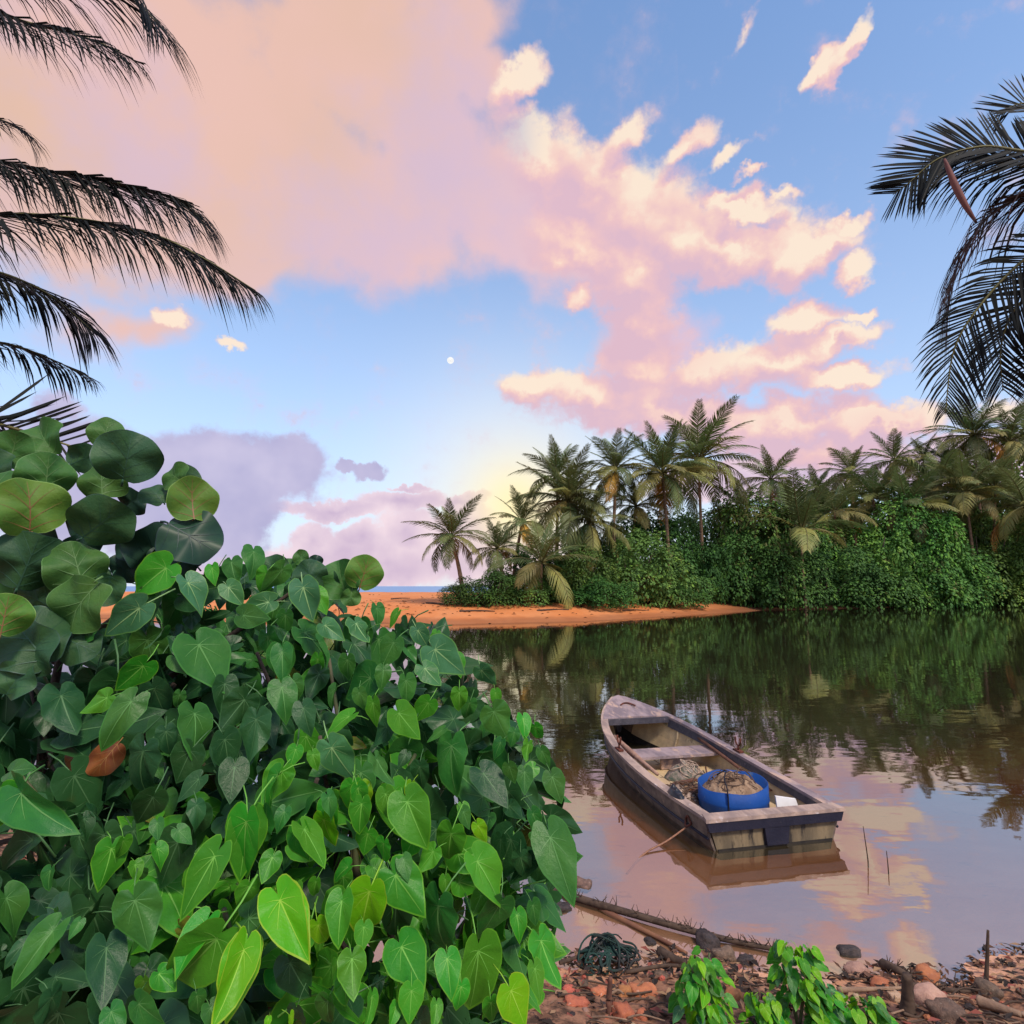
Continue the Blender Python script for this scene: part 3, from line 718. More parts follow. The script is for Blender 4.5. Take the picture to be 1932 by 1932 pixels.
def heart_leaf(seed, narrow=1.0, wave=.03, fold=.10, droop=.12, curl=.0):
    r = random.Random(seed); ph = r.uniform(0, 6.28); ph2 = r.uniform(0, 6.28)
    N_ = 30; mb = MB()
    ths = []
    for i in range(N_):
        u = -1 + 2 * i / N_; ths.append(math.pi * (abs(u) ** 1.12) * (1 if u >= 0 else -1))
    def zf(x, y):
        s = math.hypot(x, y); th = math.atan2(x, -y)
        return fold * abs(x) - droop * (y * y) * (1 if y < 0 else .6) - curl * x * x + wave * s * s * 2 * math.sin(5 * th + ph) + .5 * wave * math.sin(9 * th + ph2) * s
    def pt(th, k):
        q = heart_r(th) * k * (1 + .025 * math.sin(7 * th + ph)); x = q * math.sin(th) * narrow; y = -q * math.cos(th)
        return (x, y, zf(x, y))
    ks = [.38, .70, .95, 1.0]
    vs = [(0, 0, 0)] + [pt(t, k) for k in ks for t in ths]
    fs = [(0, 1 + (i + 1) % N_, 1 + i) for i in range(N_)]; mb.add(vs, fs, 0, True)
    o = 0
    for j in range(3):
        a, b = 1 + j * N_, 1 + (j + 1) * N_
        for i in range(N_):
            i2 = (i + 1) % N_
            mb.f.append((a + i, a + i2, b + i2, b + i)); mb.m.append(0 if j < 2 else 2); mb.sm.append(True)
    for th, ln, w in ((0, .90, .014), (.62, .70, .007), (-.62, .70, .007), (1.25, .70, .006), (-1.25, .70, .006), (2.1, .60, .005), (-2.1, .60, .005)):
        vv = []; K = 4
        for k in range(K + 1):
            q = heart_r(th) * ln * k / K; tt = th * (1 - .10 * k / K)
            x = q * math.sin(tt) * narrow; y = -q * math.cos(tt); hw = w * (1 - .85 * k / K) + .001
            nx, ny = math.cos(tt) * hw, math.sin(tt) * hw
            vv += [(x - nx, y - ny, zf(x - nx, y - ny) + .006), (x + nx, y + ny, zf(x + nx, y + ny) + .006)]
        mb.add(vv, [(2 * k, 2 * k + 1, 2 * k + 3, 2 * k + 2) for k in range(K)], 1, True)
    mb.tube([(0, 0, 0), (0, .12, -.06), (0.02, .34, -.26), (.03, .5, -.55)], [.012, .014, .015, .018], 4, 1)
    return mb
HV = [heart_leaf(1, .90, .03, .14, .14), heart_leaf(2, .82, .05, .20, .20), heart_leaf(3, .94, .03, .08, .10), heart_leaf(4, .76, .04, .26, .25), heart_leaf(5, .86, .07, .04, .30, .25), heart_leaf(6, .88, .045, .32, .10), heart_leaf(7, .84, .08, .10, .42), heart_leaf(8, .92, .10, .18, .05, .5), heart_leaf(9, .78, .06, .50, .30), heart_leaf(10, .9, .09, -.12, .34)]
HM = {k: [h.mesh('leaf', LM[k]) for h in HV] for k in LM}

def c1(x, y): return x * .28, 724.5 + y * .28
def c2(x, y): return x * .375, 1207.5 + y * .375
def c3(x, y): return 483 + x * .325, 1014 + y * .325
def c4(x, y): return 386.4 + x * .375, 1449 + y * .375
H1 = [(1265,1340,1375,1525,'L'),(940,1510,700,1690,'L'),(1090,1665,1010,1790,'M'),(1180,1845,1235,1940,'M'),(1430,1240,1440,1340,'B'),(1560,1200,1570,1320,'M'),(1710,1130,1720,1280,'M'),
      (1810,1470,1610,1520,'L'),(1540,1370,1630,1480,'L'),(1120,1240,900,1400,'B'),(1000,1420,860,1480,'M'),(600,1640,470,1740,'M'),(1900,1250,1790,1400,'M'),(1250,1800,1140,1700,'D'),(1640,1560,1800,1580,'M')]
H2 = [(1000,25,1118,235,'M'),(720,130,592,250,'B'),(660,310,495,520,'M'),(540,290,432,358,'B'),(978,370,1000,555,'M'),(1420,60,1420,200,'M'),(905,275,880,345,'M'),(835,460,848,578,'D'),
      (720,560,660,790,'D'),(770,790,690,930,'D'),(1290,400,1270,600,'D'),(1130,500,1160,665,'D'),(1230,300,1115,440,'D'),(1130,220,1122,370,'D'),(1420,280,1448,390,'D'),(960,560,885,710,'D'),
      (110,770,290,975,'M'),(0,770,5,940,'B'),(1245,915,1212,1190,'B'),(1415,660,1330,810,'B'),(1500,960,1540,1100,'M'),(680,1310,750,1530,'M'),(535,1550,525,1820,'D'),(265,1465,60,1720,'M'),
      (260,1800,240,1990,'D'),(255,1160,230,1260,'M'),(285,1370,290,1450,'M'),(1030,1430,875,1680,'B'),(1225,1560,1115,1920,'Y'),(1080,1090,905,1390,'B'),(1410,1310,1530,1595,'Y'),(800,1680,860,1755,'B'),
      (1090,1500,870,1755,'B'),(790,1050,820,1145,'B'),(680,1130,690,1210,'B'),(560,1050,520,1240,'B'),(30,1300,100,1480,'M'),(990,1790,1000,1880,'M'),(1460,1600,1490,1720,'D'),(900,960,960,1020,'M'),
      (790,920,790,1000,'M'),(620,1010,600,1100,'B'),(1000,1160,940,1280,'M'),(1250,1240,1220,1360,'B'),(60,660,150,640,'M'),(1000,700,900,800,'D'),(990,830,1000,940,'D'),(1180,640,1160,800,'D'),(420,900,450,1000,'D'),
      (1060,1850,1100,1960,'M'),(700,1830,800,1930,'M'),(560,1870,600,1990,'M'),(400,1420,350,1500,'M'),(120,1530,20,1640,'D')]
H3 = [(145,660,155,830,'M'),(215,840,245,970,'M'),(150,870,185,1045,'M'),(275,990,310,1140,'D'),(275,290,325,470,'L'),(700,410,715,510,'M'),(800,610,730,750,'M'),(740,770,730,880,'M'),(870,830,880,965,'M'),
      (940,540,1000,640,'L'),(1040,650,1190,780,'L'),(1165,700,1190,800,'B'),(1310,770,1380,860,'L'),(530,710,530,830,'M'),(580,500,640,610,'L'),(400,510,490,580,'L'),(360,610,430,740,'M'),(540,1040,400,1140,'B'),
      (830,1020,935,1155,'B'),(680,960,690,1090,'B'),(1135,1210,1105,1490,'M'),(700,1290,775,1440,'M'),(440,1220,560,1410,'L'),(1320,1370,1450,1540,'D'),(1550,1050,1570,1155,'B'),(1380,1010,1450,1160,'M'),
      (1560,1360,1560,1480,'M'),(1720,1390,1770,1530,'M'),(1660,1240,1700,1330,'M'),(1420,1190,1380,1280,'M'),(1000,960,930,1060,'B'),(1180,900,1180,1010,'B'),(130,1380,40,1560,'B'),(870,1260,830,1330,'D'),
      (910,1080,850,1150,'D'),(1390,900,1400,980,'B'),(1080,1120,1000,1180,'M'),(350,320,400,420,'B'),(60,210,20,330,'B'),(1050,560,1040,640,'B'),(820,440,770,520,'B'),(650,540,620,640,'M'),(460,880,420,980,'M'),
      (980,760,1060,860,'L'),(1240,960,1210,1060,'M'),(1500,1130,1480,1210,'M'),(1620,1100,1650,1180,'B'),(1580,1200,1560,1290,'B'),(1470,1330,1500,1420,'M'),(600,900,620,1000,'M'),(760,1100,700,1200,'D'),(950,1330,960,1460,'D'),
      (1180,1250,1240,1330,'D'),(560,1440,540,1580,'B'),(230,1230,200,1330,'B'),(330,1260,350,1350,'B'),(620,1450,660,1560,'Y'),(900,1440,880,1540,'Y'),(420,1510,470,1630,'M'),(860,1540,880,1640,'B'),(1200,1560,1220,1640,'B')]
H4 = [(210,270,180,550,'B'),(600,260,632,400,'Y'),(500,310,605,470,'M'),(620,180,650,300,'M'),(790,180,770,330,'B'),(770,100,790,200,'B'),(910,130,930,260,'B'),(1020,170,1105,400,'B'),(1240,330,1210,490,'B'),
      (1300,220,1330,300,'M'),(1375,290,1420,370,'Y'),(1370,470,1505,675,'B'),(1490,360,1480,470,'D'),(1590,450,1610,560,'D'),(1740,350,1845,660,'M'),(1175,695,1150,960,'M'),(830,620,770,855,'Y'),(690,670,660,890,'B'),
      (960,540,1095,725,'B'),(850,500,930,560,'B'),(380,670,505,945,'Y'),(570,790,610,900,'Y'),(340,450,290,570,'M'),(200,930,90,1275,'Y'),(740,960,740,1150,'B'),(990,900,1090,1100,'B'),(1040,1120,1030,1280,'B'),
      (1375,920,1360,1240,'B'),(840,1150,830,1300,'B'),(1165,1190,1160,1300,'B'),(1690,870,1760,1090,'B'),(1540,1120,1610,1290,'Y'),(1480,690,1390,850,'M'),(1570,740,1590,870,'B'),(1210,560,1210,650,'M'),
      (1650,690,1670,790,'M'),(560,570,540,650,'M'),(430,980,520,1160,'D'),(1220,960,1240,1150,'B'),(640,1000,650,1100,'M'),(900,380,890,480,'M'),(720,500,640,560,'D'),(1650,230,1690,330,'M'),(1780,280,1800,350,'M'),
      (1150,420,1080,520,'M'),(1000,460,1020,560,'M'),(1390,640,1350,740,'M'),(700,1080,720,1200,'M'),(620,1170,610,1300,'M'),(960,1200,940,1300,'B'),(1290,1100,1280,1230,'B'),(1440,1180,1450,1290,'M'),(430,1250,440,1310,'Y'),
      (320,1260,310,1310,'Y'),(1620,930,1660,1020,'B'),(1660,1010,1690,1170,'B'),(800,800,790,920,'M'),(460,600,450,700,'M'),(1050,360,1000,450,'M'),(820,330,800,430,'M'),(300,300,330,180,'M'),(400,220,360,320,'M')]
ground_pt = Vector((-.55, 1.45, 0)); ground_pt.z = hgt(ground_pt.x, ground_pt.y)
hs = thing('heart_leaf_shrub', ground_pt, 'large leafy shrub with green heart-shaped leaves filling the left foreground', 'shrub')
inv = Matrix.Translation(-Vector(ground_pt))
def Ds(x, y):
    d = np.interp(y, [1050, 1250, 1500, 1932], [1.62, 1.45, 1.18, .98]) + .40 * max(0, (x - 500) / 550) ** 1.5
    return float(d)
rl = random.Random(21)
def place_leaf(x, y, tx, ty, cls, D, dd, roll, parent, invm, meshes=None, upw=.40):
    p = at(x, y, D); t = at(tx, ty, D + dd) - p
    v = (CAM - p).normalized(); n = v + U * upw + rvec(.22, rl)
    n = Matrix.Rotation(roll, 3, t.normalized()) @ n
    sx = rl.uniform(.98, 1.22) * (.80 if math.hypot(tx - x, ty - y) > 108 else 1)
    M = invm @ frame(p, t, n, t.length, sx)
    lst = meshes or HM[cls]
    return link('leaf', lst[rl.randrange(len(lst))], parent, M)
nobj = 0
for conv, lst in ((c1, H1), (c2, H2), (c3, H3), (c4, H4)):
    for (x, y, tx, ty, cls) in lst:
        a, b = conv(x, y); c_, d_ = conv(tx, ty)
        ln = math.hypot(c_ - a, d_ - b)
        D = Ds(a, b) + rl.uniform(-.05, .05) - (.03 if ln > 60 else 0) + (.05 if cls == 'D' else 0)
        c_ = a + (c_ - a) * 1.12; d_ = b + (d_ - b) * 1.12
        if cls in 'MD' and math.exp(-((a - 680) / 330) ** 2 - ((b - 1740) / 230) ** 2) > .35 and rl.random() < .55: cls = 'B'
        place_leaf(a, b, c_, d_, cls, D, rl.uniform(-.55, .25) * ln * D / FPX, rl.gauss(0, .45), hs, inv, upw=.4); nobj += 1
# leaves deeper in the shrub
from mathutils.geometry import intersect_point_tri_2d
POLY = [(170,1190),(300,1085),(400,1070),(500,1070),(600,1085),(690,1160),(820,1180),(900,1270),(990,1370),(1040,1470),(1055,1600),(1035,1760),(1000,1990),(-120,1990),(-120,1640),(40,1640),(60,1560),(-120,1540),(-120,1270),(110,1260)]
def inpoly(x, y, P_):
    ins = False; j = len(P_) - 1
    for i in range(len(P_)):
        xi, yi = P_[i]; xj, yj = P_[j]
        if (yi > y) != (yj > y) and x < (xj - xi) * (y - yi) / (yj - yi) + xi: ins = not ins
        j = i
    return ins
def rand_leaf(dmin, dmax, shrink=0):
    while True:
        x = rl.uniform(-120, 1060); y = rl.uniform(1070, 1990)
        if not inpoly(x, y, POLY): continue
        if shrink and not (inpoly(x + shrink, y - shrink * .6, POLY) and inpoly(x + shrink, y, POLY) and inpoly(x, y - shrink, POLY)): continue
        return x, y, Ds(x, y) + rl.uniform(dmin, dmax)
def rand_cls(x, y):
    if x < 260 and y < 1680: return 'D'  # shaded interior on the left, put into the leaf colour
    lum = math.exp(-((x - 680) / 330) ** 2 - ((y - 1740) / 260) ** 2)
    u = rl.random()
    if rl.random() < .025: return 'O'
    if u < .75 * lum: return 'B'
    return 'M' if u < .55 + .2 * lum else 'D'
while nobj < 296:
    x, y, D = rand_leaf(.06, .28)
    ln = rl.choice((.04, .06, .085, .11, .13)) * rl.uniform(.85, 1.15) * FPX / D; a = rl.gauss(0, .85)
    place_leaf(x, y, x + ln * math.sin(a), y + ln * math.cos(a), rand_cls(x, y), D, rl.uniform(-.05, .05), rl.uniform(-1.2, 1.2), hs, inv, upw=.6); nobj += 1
def bulk_leaves(items, variants, mats_flat, slot0, name, parent, invm):
    Vs, Fs, Ms = [], [], []; off_ = 0
    cache = [(np.array([v + (1,) for v in h.v], float), h.f, h.m) for h in variants]
    for (M, vi, cl) in items:
        v, f, m = cache[vi]; w = v @ np.array(invm @ M).T
        Vs.append(w[:, :3]); Fs.extend([tuple(i + off_ for i in q) for q in f]); Ms.extend([slot0[cl] + k for k in m]); off_ += len(v)
    me = bpy.data.meshes.new(name); me.from_pydata(np.concatenate(Vs).tolist(), [], Fs)
    for m in mats_flat: me.materials.append(m)
    me.polygons.foreach_set('material_index', Ms); me.polygons.foreach_set('use_smooth', [True] * len(Fs)); me.update()
    return link(name, me, parent, kind='stuff')
items = []
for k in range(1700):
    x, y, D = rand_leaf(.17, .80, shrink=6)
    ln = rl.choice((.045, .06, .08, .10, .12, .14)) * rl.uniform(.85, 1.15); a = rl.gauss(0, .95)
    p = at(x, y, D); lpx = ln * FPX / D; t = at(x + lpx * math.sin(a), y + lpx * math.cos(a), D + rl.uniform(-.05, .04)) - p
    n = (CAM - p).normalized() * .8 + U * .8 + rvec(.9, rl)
    cl = rand_cls(x, y); cl = 'D' if (cl == 'M' and rl.random() < .5) else cl  # half the inner mid leaves turned darker, painting in the shrub's inner shade
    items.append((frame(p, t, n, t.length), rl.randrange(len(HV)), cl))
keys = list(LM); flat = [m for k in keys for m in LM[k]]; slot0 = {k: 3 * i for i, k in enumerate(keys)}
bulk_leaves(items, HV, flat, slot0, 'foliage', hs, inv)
M_stem = mat('shrub_stem', (.07, .10, .035), (.10, .09, .05), rough=.7, nscale=20)
rb = random.Random(4)
for k in range(46):
    x = rb.uniform(0, 1000); y = rb.uniform(1180, 1850)
    if not inpoly(x, y, POLY): continue
    D = Ds(x, y) + rb.uniform(.12, .4); e = at(x, y, D) - Vector(ground_pt); e0 = Vector((rb.uniform(-.25, .25), rb.uniform(-.1, .25), -.05))
    mid = e0.lerp(e, .55) + Vector((rb.uniform(-.1, .1), rb.uniform(0, .2), .12))
    MB().tube(catmull([e0, mid, e], 7), [.014 - .009 * i / 14 for i in range(15)], 6).build('stem', M_stem if rb.random() < .5 else M_wood, hs)

# ------------------------------------------------------------------ sea grape
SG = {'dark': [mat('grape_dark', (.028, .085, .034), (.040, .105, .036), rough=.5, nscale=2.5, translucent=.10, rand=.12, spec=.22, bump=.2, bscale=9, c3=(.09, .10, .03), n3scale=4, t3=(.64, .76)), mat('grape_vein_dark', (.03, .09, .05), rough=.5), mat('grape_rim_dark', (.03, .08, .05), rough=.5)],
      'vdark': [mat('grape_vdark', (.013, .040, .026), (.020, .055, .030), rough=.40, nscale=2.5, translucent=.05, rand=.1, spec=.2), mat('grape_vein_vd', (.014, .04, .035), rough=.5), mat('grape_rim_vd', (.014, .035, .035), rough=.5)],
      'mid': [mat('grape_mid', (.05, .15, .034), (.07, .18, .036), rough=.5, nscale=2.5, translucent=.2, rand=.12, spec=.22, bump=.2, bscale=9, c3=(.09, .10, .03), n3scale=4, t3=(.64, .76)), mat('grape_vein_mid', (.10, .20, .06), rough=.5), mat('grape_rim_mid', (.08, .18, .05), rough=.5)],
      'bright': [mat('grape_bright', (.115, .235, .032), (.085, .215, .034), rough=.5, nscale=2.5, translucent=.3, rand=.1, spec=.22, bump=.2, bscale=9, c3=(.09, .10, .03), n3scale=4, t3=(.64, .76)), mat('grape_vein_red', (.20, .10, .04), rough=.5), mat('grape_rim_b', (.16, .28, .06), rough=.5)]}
def grape_leaf(seed, asp=1.08, cup=.10, wave=.02, fold=.06):
    r = random.Random(seed); ph = r.uniform(0, 6.28); N_ = 40; mb = MB()
    def zf(x, y): return fold * abs(x) - cup * ((y + .5) ** 2 + x * x) * 1.2 + wave * math.sin(4 * math.atan2(x, -(y + .5)) + ph) * (x * x + (y + .5) ** 2) * 4
    def rr(th):
        d = abs(math.pi - abs(th)); q = .5 * (1 + .02 * math.sin(3 * th + ph) + .012 * math.sin(8 * th))
        if d < .42: q *= 1 - .16 * (1 - d / .42) ** 1.5
        return q
    def pt(th, k): x = rr(th) * k * asp * math.sin(th); y = -.5 - rr(th) * k * math.cos(th); y += .045; return (x, y, zf(x, y))
    ths = [-math.pi + 2 * math.pi * i / N_ for i in range(N_)]
    ks = [.3, .6, .85, .975, 1.0]
    mb.add([(0, -.455, zf(0, -.455))] + [pt(t, k) for k in ks for t in ths], [(0, 1 + (i + 1) % N_, 1 + i) for i in range(N_)], 0, True)
    for j in range(4):
        a, b = 1 + j * N_, 1 + (j + 1) * N_
        for i in range(N_):
            i2 = (i + 1) % N_; mb.f.append((a + i, a + i2, b + i2, b + i)); mb.m.append(0 if j < 3 else 2); mb.sm.append(True)
    def strip(p0, p1, w, bend=0.0):
        vv = []; K = 5; dx, dy = p1[0] - p0[0], p1[1] - p0[1]; l = math.hypot(dx, dy); nx, ny = -dy / l, dx / l
        for k in range(K + 1):
            u = k / K; x = p0[0] + dx * u + nx * bend * math.sin(math.pi * u); y = p0[1] + dy * u + ny * bend * math.sin(math.pi * u); hw = w * (1 - .85 * u)
            vv += [(x - nx * hw, y - ny * hw, zf(x, y) + .007), (x + nx * hw, y + ny * hw, zf(x, y) + .007)]
        mb.add(vv, [(2 * k, 2 * k + 1, 2 * k + 3, 2 * k + 2) for k in range(K)], 1, True)
    strip((0, -.02), (0, -.90), .014)
    for s in (-1, 1):
        strip((0, -.07), (s * .40, -.22), .008, s * -.02); strip((0, -.22), (s * .43, -.52), .008, s * -.02)
        strip((0, -.42), (s * .34, -.76), .007, s * -.02); strip((0, -.60), (s * .20, -.88), .006, s * -.01)
    mb.tube([(0, -.03, 0), (0, .03, -.02), (0, .10, -.10)], [.018, .02, .024], 5, 1)
    return mb
GV = [grape_leaf(1, 1.06, .26, .08, .12), grape_leaf(2, 1.14, .34, .10, .30), grape_leaf(3, 1.0, -.22, .09, .05), grape_leaf(4, 1.1, .45, .13, .0), grape_leaf(5, 1.12, .12, .12, .42), grape_leaf(6, .96, .2, .10, -.2)]
GM = {k: [g.mesh('leaf', SG[k]) for g in GV] for k in SG}
# base point, tip point (crop one), look, distance
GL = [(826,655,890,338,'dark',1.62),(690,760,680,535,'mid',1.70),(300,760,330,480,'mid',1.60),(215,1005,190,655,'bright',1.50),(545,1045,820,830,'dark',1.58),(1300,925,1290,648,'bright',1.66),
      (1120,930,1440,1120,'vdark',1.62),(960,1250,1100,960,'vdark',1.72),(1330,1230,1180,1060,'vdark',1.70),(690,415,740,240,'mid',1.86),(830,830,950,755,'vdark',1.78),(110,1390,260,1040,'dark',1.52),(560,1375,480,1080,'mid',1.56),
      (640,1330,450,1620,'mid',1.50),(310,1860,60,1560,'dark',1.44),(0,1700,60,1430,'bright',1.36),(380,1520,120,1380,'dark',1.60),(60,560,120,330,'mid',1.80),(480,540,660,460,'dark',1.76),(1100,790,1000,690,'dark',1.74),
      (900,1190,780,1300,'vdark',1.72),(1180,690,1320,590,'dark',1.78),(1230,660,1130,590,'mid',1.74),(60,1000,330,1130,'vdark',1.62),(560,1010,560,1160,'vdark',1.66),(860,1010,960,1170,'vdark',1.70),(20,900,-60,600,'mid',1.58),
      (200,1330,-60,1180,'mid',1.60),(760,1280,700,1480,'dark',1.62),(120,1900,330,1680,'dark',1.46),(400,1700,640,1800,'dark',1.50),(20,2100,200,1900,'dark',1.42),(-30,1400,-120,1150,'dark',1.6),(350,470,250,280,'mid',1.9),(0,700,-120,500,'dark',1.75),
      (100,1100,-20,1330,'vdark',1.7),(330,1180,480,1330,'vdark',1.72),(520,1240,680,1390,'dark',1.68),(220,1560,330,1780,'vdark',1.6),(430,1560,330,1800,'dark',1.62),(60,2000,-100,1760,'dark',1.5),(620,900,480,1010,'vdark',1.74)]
gp = Vector((-1.35, 2.1, 0)); gp.z = hgt(gp.x, gp.y)
sg = thing('sea_grape_bush', gp, 'sea grape bush with large round leaves at the left edge above the heart-leaved shrub', 'bush')
ginv = Matrix.Translation(-gp)
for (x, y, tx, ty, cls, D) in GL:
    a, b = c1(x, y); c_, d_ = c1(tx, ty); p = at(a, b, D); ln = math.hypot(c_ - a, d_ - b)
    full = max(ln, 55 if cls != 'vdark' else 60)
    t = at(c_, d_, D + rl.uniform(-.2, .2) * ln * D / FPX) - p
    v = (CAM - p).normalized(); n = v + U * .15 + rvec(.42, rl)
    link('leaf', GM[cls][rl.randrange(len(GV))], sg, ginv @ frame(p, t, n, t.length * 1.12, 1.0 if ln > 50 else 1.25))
# two more sprigs over the top of the heart-leaved shrub
for (x, y, tx, ty, cls, D) in [(600, 300, 660, 105, 'bright', 1.75), (520, 350, 470, 130, 'mid', 1.78), (330, 300, 290, 130, 'dark', 1.74), (265, 160, 262, 70, 'mid', 1.8), (345, 170, 350, 100, 'vdark', 1.8), (560, 300, 540, 400, 'mid', 1.76), (430, 330, 380, 180, 'dark', 1.78), (130, 240, 60, 110, 'dark', 1.78), (200, 230, 190, 120, 'mid', 1.8)]:
    a, b = c3(x, y); c_, d_ = c3(tx, ty); p = at(a, b, D); t = at(c_, d_, D) - p
    n = (CAM - p).normalized() + rvec(.3, rl)
    link('leaf', GM[cls][rl.randrange(len(GV))], sg, ginv @ frame(p, t, n, t.length * 1.05, 1.0))
# a dry curled leaf and a yellowed one inside
dl = leaf_mats('dry', (.30, .12, .03), (.22, .08, .03), (.35, .18, .06), (.28, .12, .04), tr=.3)
link('leaf', grape_leaf(9, 1.0, .3, .08, .1).mesh('leaf', dl), sg, ginv @ frame(at(225, 1400, 1.45), at(150, 1490, 1.42) - at(225, 1400, 1.45), Vector((.7, -1, .3)), .095, .75), label='dry orange-brown leaf caught in the branches')
link('leaf', grape_leaf(10, .8, .3, .08, .1).mesh('leaf', dl), sg, ginv @ frame(at(150, 1400, 1.5), at(140, 1500, 1.48) - at(150, 1400, 1.5), Vector((-.2, -1, .1)), .10), label='dry orange-brown leaf caught in the branches')
for (x0, y0, x1, y1, D0, D1, w) in [(60, 1560, 330, 1290, 1.7, 1.75, .016), (40, 1500, 180, 1330, 1.75, 1.8, .012), (90, 1640, 120, 1200, 1.8, 1.75, .018), (-40, 1400, 180, 1010, 1.8, 1.75, .014), (300, 1290, 560, 1110, 1.8, 1.8, .010), (100, 1250, 340, 1040, 1.8, 1.74, .010),
                              (0, 1590, 280, 1560, 1.8, 1.8, .008), (0, 1540, 200, 1650, 1.85, 1.8, .008), (380, 1620, 480, 1570, 1.7, 1.8, .006), (20, 1300, 230, 1420, 1.8, 1.8, .010), (10, 1610, 130, 1500, 1.85, 1.85, .006), (60, 1650, 90, 1480, 1.85, 1.85, .006), (120, 900, 60, 1200, 1.8, 1.8, .010), (400, 1640, 440, 1500, 1.8, 1.85, .005)]:
    a = at(x0, y0, D0) - gp; b = at(x1, y1, D1) - gp
    MB().tube(catmull([a, a.lerp(b, .5) + rvec(.04, rb), b], 6), [w, w, w * .95, w * .92, w * .9, w * .86, w * .82, w * .8, w * .75, w * .7, w * .65, w * .6, w * .5], 7).build('branch', M_wood, sg)
MB().tube(catmull([(0, 0, -.1), (.15, -.1, .4), (.35, -.25, 1.0), at(120, 1450, 1.8) - gp], 6), [.035 - .0008 * i for i in range(19)], 9).build('trunk', M_wood, sg)

# ------------------------------------------------------------------ boat
BA = R(11.5); BO = Vector((2.36, 5.40, 0.0)); BL = 3.65
boat = thing('rowing_boat', BO, 'weathered wooden rowing boat with navy trimmed transom floating in the shallows', 'boat', rz=BA)
BM = Matrix.Translation(BO) @ Matrix.Rotation(BA, 4, 'Z'); BI = BM.inverted()
bc = mat('boat_beige', (.27, .205, .12), (.14, .11, .07), rough=.75, nscale=5, bump=.5, bscale=30, c3=(.04, .033, .028), n3scale=11, t3=(.52, .66), stretch=(1, 1, .3))
bcin = mat('boat_ochre_inside', (.62, .46, .25), (.46, .33, .19), rough=.8, nscale=4, bump=.3, bscale=30, c3=(.10, .08, .05), n3scale=7, t3=(.58, .72))
bnav = mat('boat_navy', (.008, .009, .024), (.014, .014, .030), rough=.5, nscale=9, bump=.25, bscale=40, c3=(.22, .20, .22), n3scale=26, t3=(.68, .76))
bgrey = mat('boat_slate_rail', (.055, .052, .065), (.085, .078, .092), rough=.6, nscale=10, bump=.25, bscale=40, c3=(.26, .22, .24), n3scale=22, t3=(.62, .75))
bmauve = mat('boat_worn_mauve', (.36, .27, .265), (.20, .155, .165), rough=.7, nscale=6, bump=.3, bscale=40, c3=(.50, .34, .26), n3scale=8, t3=(.52, .66), stretch=(1, .4, 1))
brail = mat('boat_bare_rail', (.46, .33, .26), (.26, .19, .165), rough=.75, nscale=8, bump=.3, bscale=40, c3=(.60, .50, .46), n3scale=14, t3=(.60, .72), stretch=(1, .4, 1))
bdirt = mat('boat_side_dark', (.11, .082, .068), (.22, .165, .125), rough=.8, nscale=7, bump=.3, bscale=30, c3=(.30, .21, .15), n3scale=10, t3=(.58, .7))
bblack = mat('boat_tarred', (.014, .012, .012), (.03, .025, .02), rough=.6, nscale=9)
rust = mat('rust_iron', (.17, .05, .03), (.08, .03, .02), rough=.9, nscale=20, bump=.5)
SS = [0, .15, .3, .45, .58, .70, .80, .88, .94, .98, 1.0]
HB = [.655, .70, .725, .725, .70, .635, .53, .40, .265, .15, .075]
BB = [.545, .585, .60, .59, .55, .47, .36, .245, .14, .07, .03]
ZT = [.250, .250, .260, .284, .322, .372, .428, .484, .53, .565, .585]
ZB = [-.10, -.10, -.10, -.10, -.10, -.095, -.085, -.06, -.02, .03, .08]
NS = 41
def sv(tab, s): 
    xs = SS; k = max(i for i in range(len(xs)) if xs[i] <= s + 1e-9)
    return float(np.interp(s, xs, tab))
def smooth(tab):
    # resample with a light smoothing
    u = np.linspace(0, 1, NS); v = np.interp(u, SS, tab)
    for _ in range(3):
        w = v.copy(); w[1:-1] = .25 * v[:-2] + .5 * v[1:-1] + .25 * v[2:]; v = w
    return v
hb, bb, zt, zb = smooth(HB), smooth(BB), smooth(ZT), smooth(ZB); ys = np.linspace(0, BL, NS)
def wallp(i, f, off_=0.0, sd_=1):    # f from 0 at the sheer to 1 at the chine
    x = hb[i] + (bb[i] - hb[i]) * f + .03 * math.sin(math.pi * f) + off_
    return Vector((sd_ * max(x, .004), ys[i], zt[i] + (zb[i] - zt[i]) * f))
def strake(f0, f1, o_out, th, sd_, i0=0, i1=NS - 1, dz=0.0):
    mb = MB(); vs = []; n = 0
    K = 3
    idxs = list(range(i0, i1 + 1))
    for i in idxs:
        outer = [wallp(i, f0 + (f1 - f0) * k / K, o_out, sd_) for k in range(K + 1)]
        inner = [wallp(i, f0 + (f1 - f0) * k / K, o_out - th, sd_) for k in range(K, -1, -1)]
        vs += outer + inner
    m = 2 * (K + 1); fs = []
    for j in range(len(idxs) - 1):
        for k in range(m):
            q = (j * m + k, j * m + (k + 1) % m, (j + 1) * m + (k + 1) % m, (j + 1) * m + k)
            fs.append(q if sd_ > 0 else q[::-1])
    e0 = tuple(range(m)); e1 = tuple((len(idxs) - 1) * m + k for k in range(m))
    fs += [e0[::-1] if sd_ > 0 else e0, e1 if sd_ > 0 else e1[::-1]]
    return mb.add(vs, fs, 0, False)
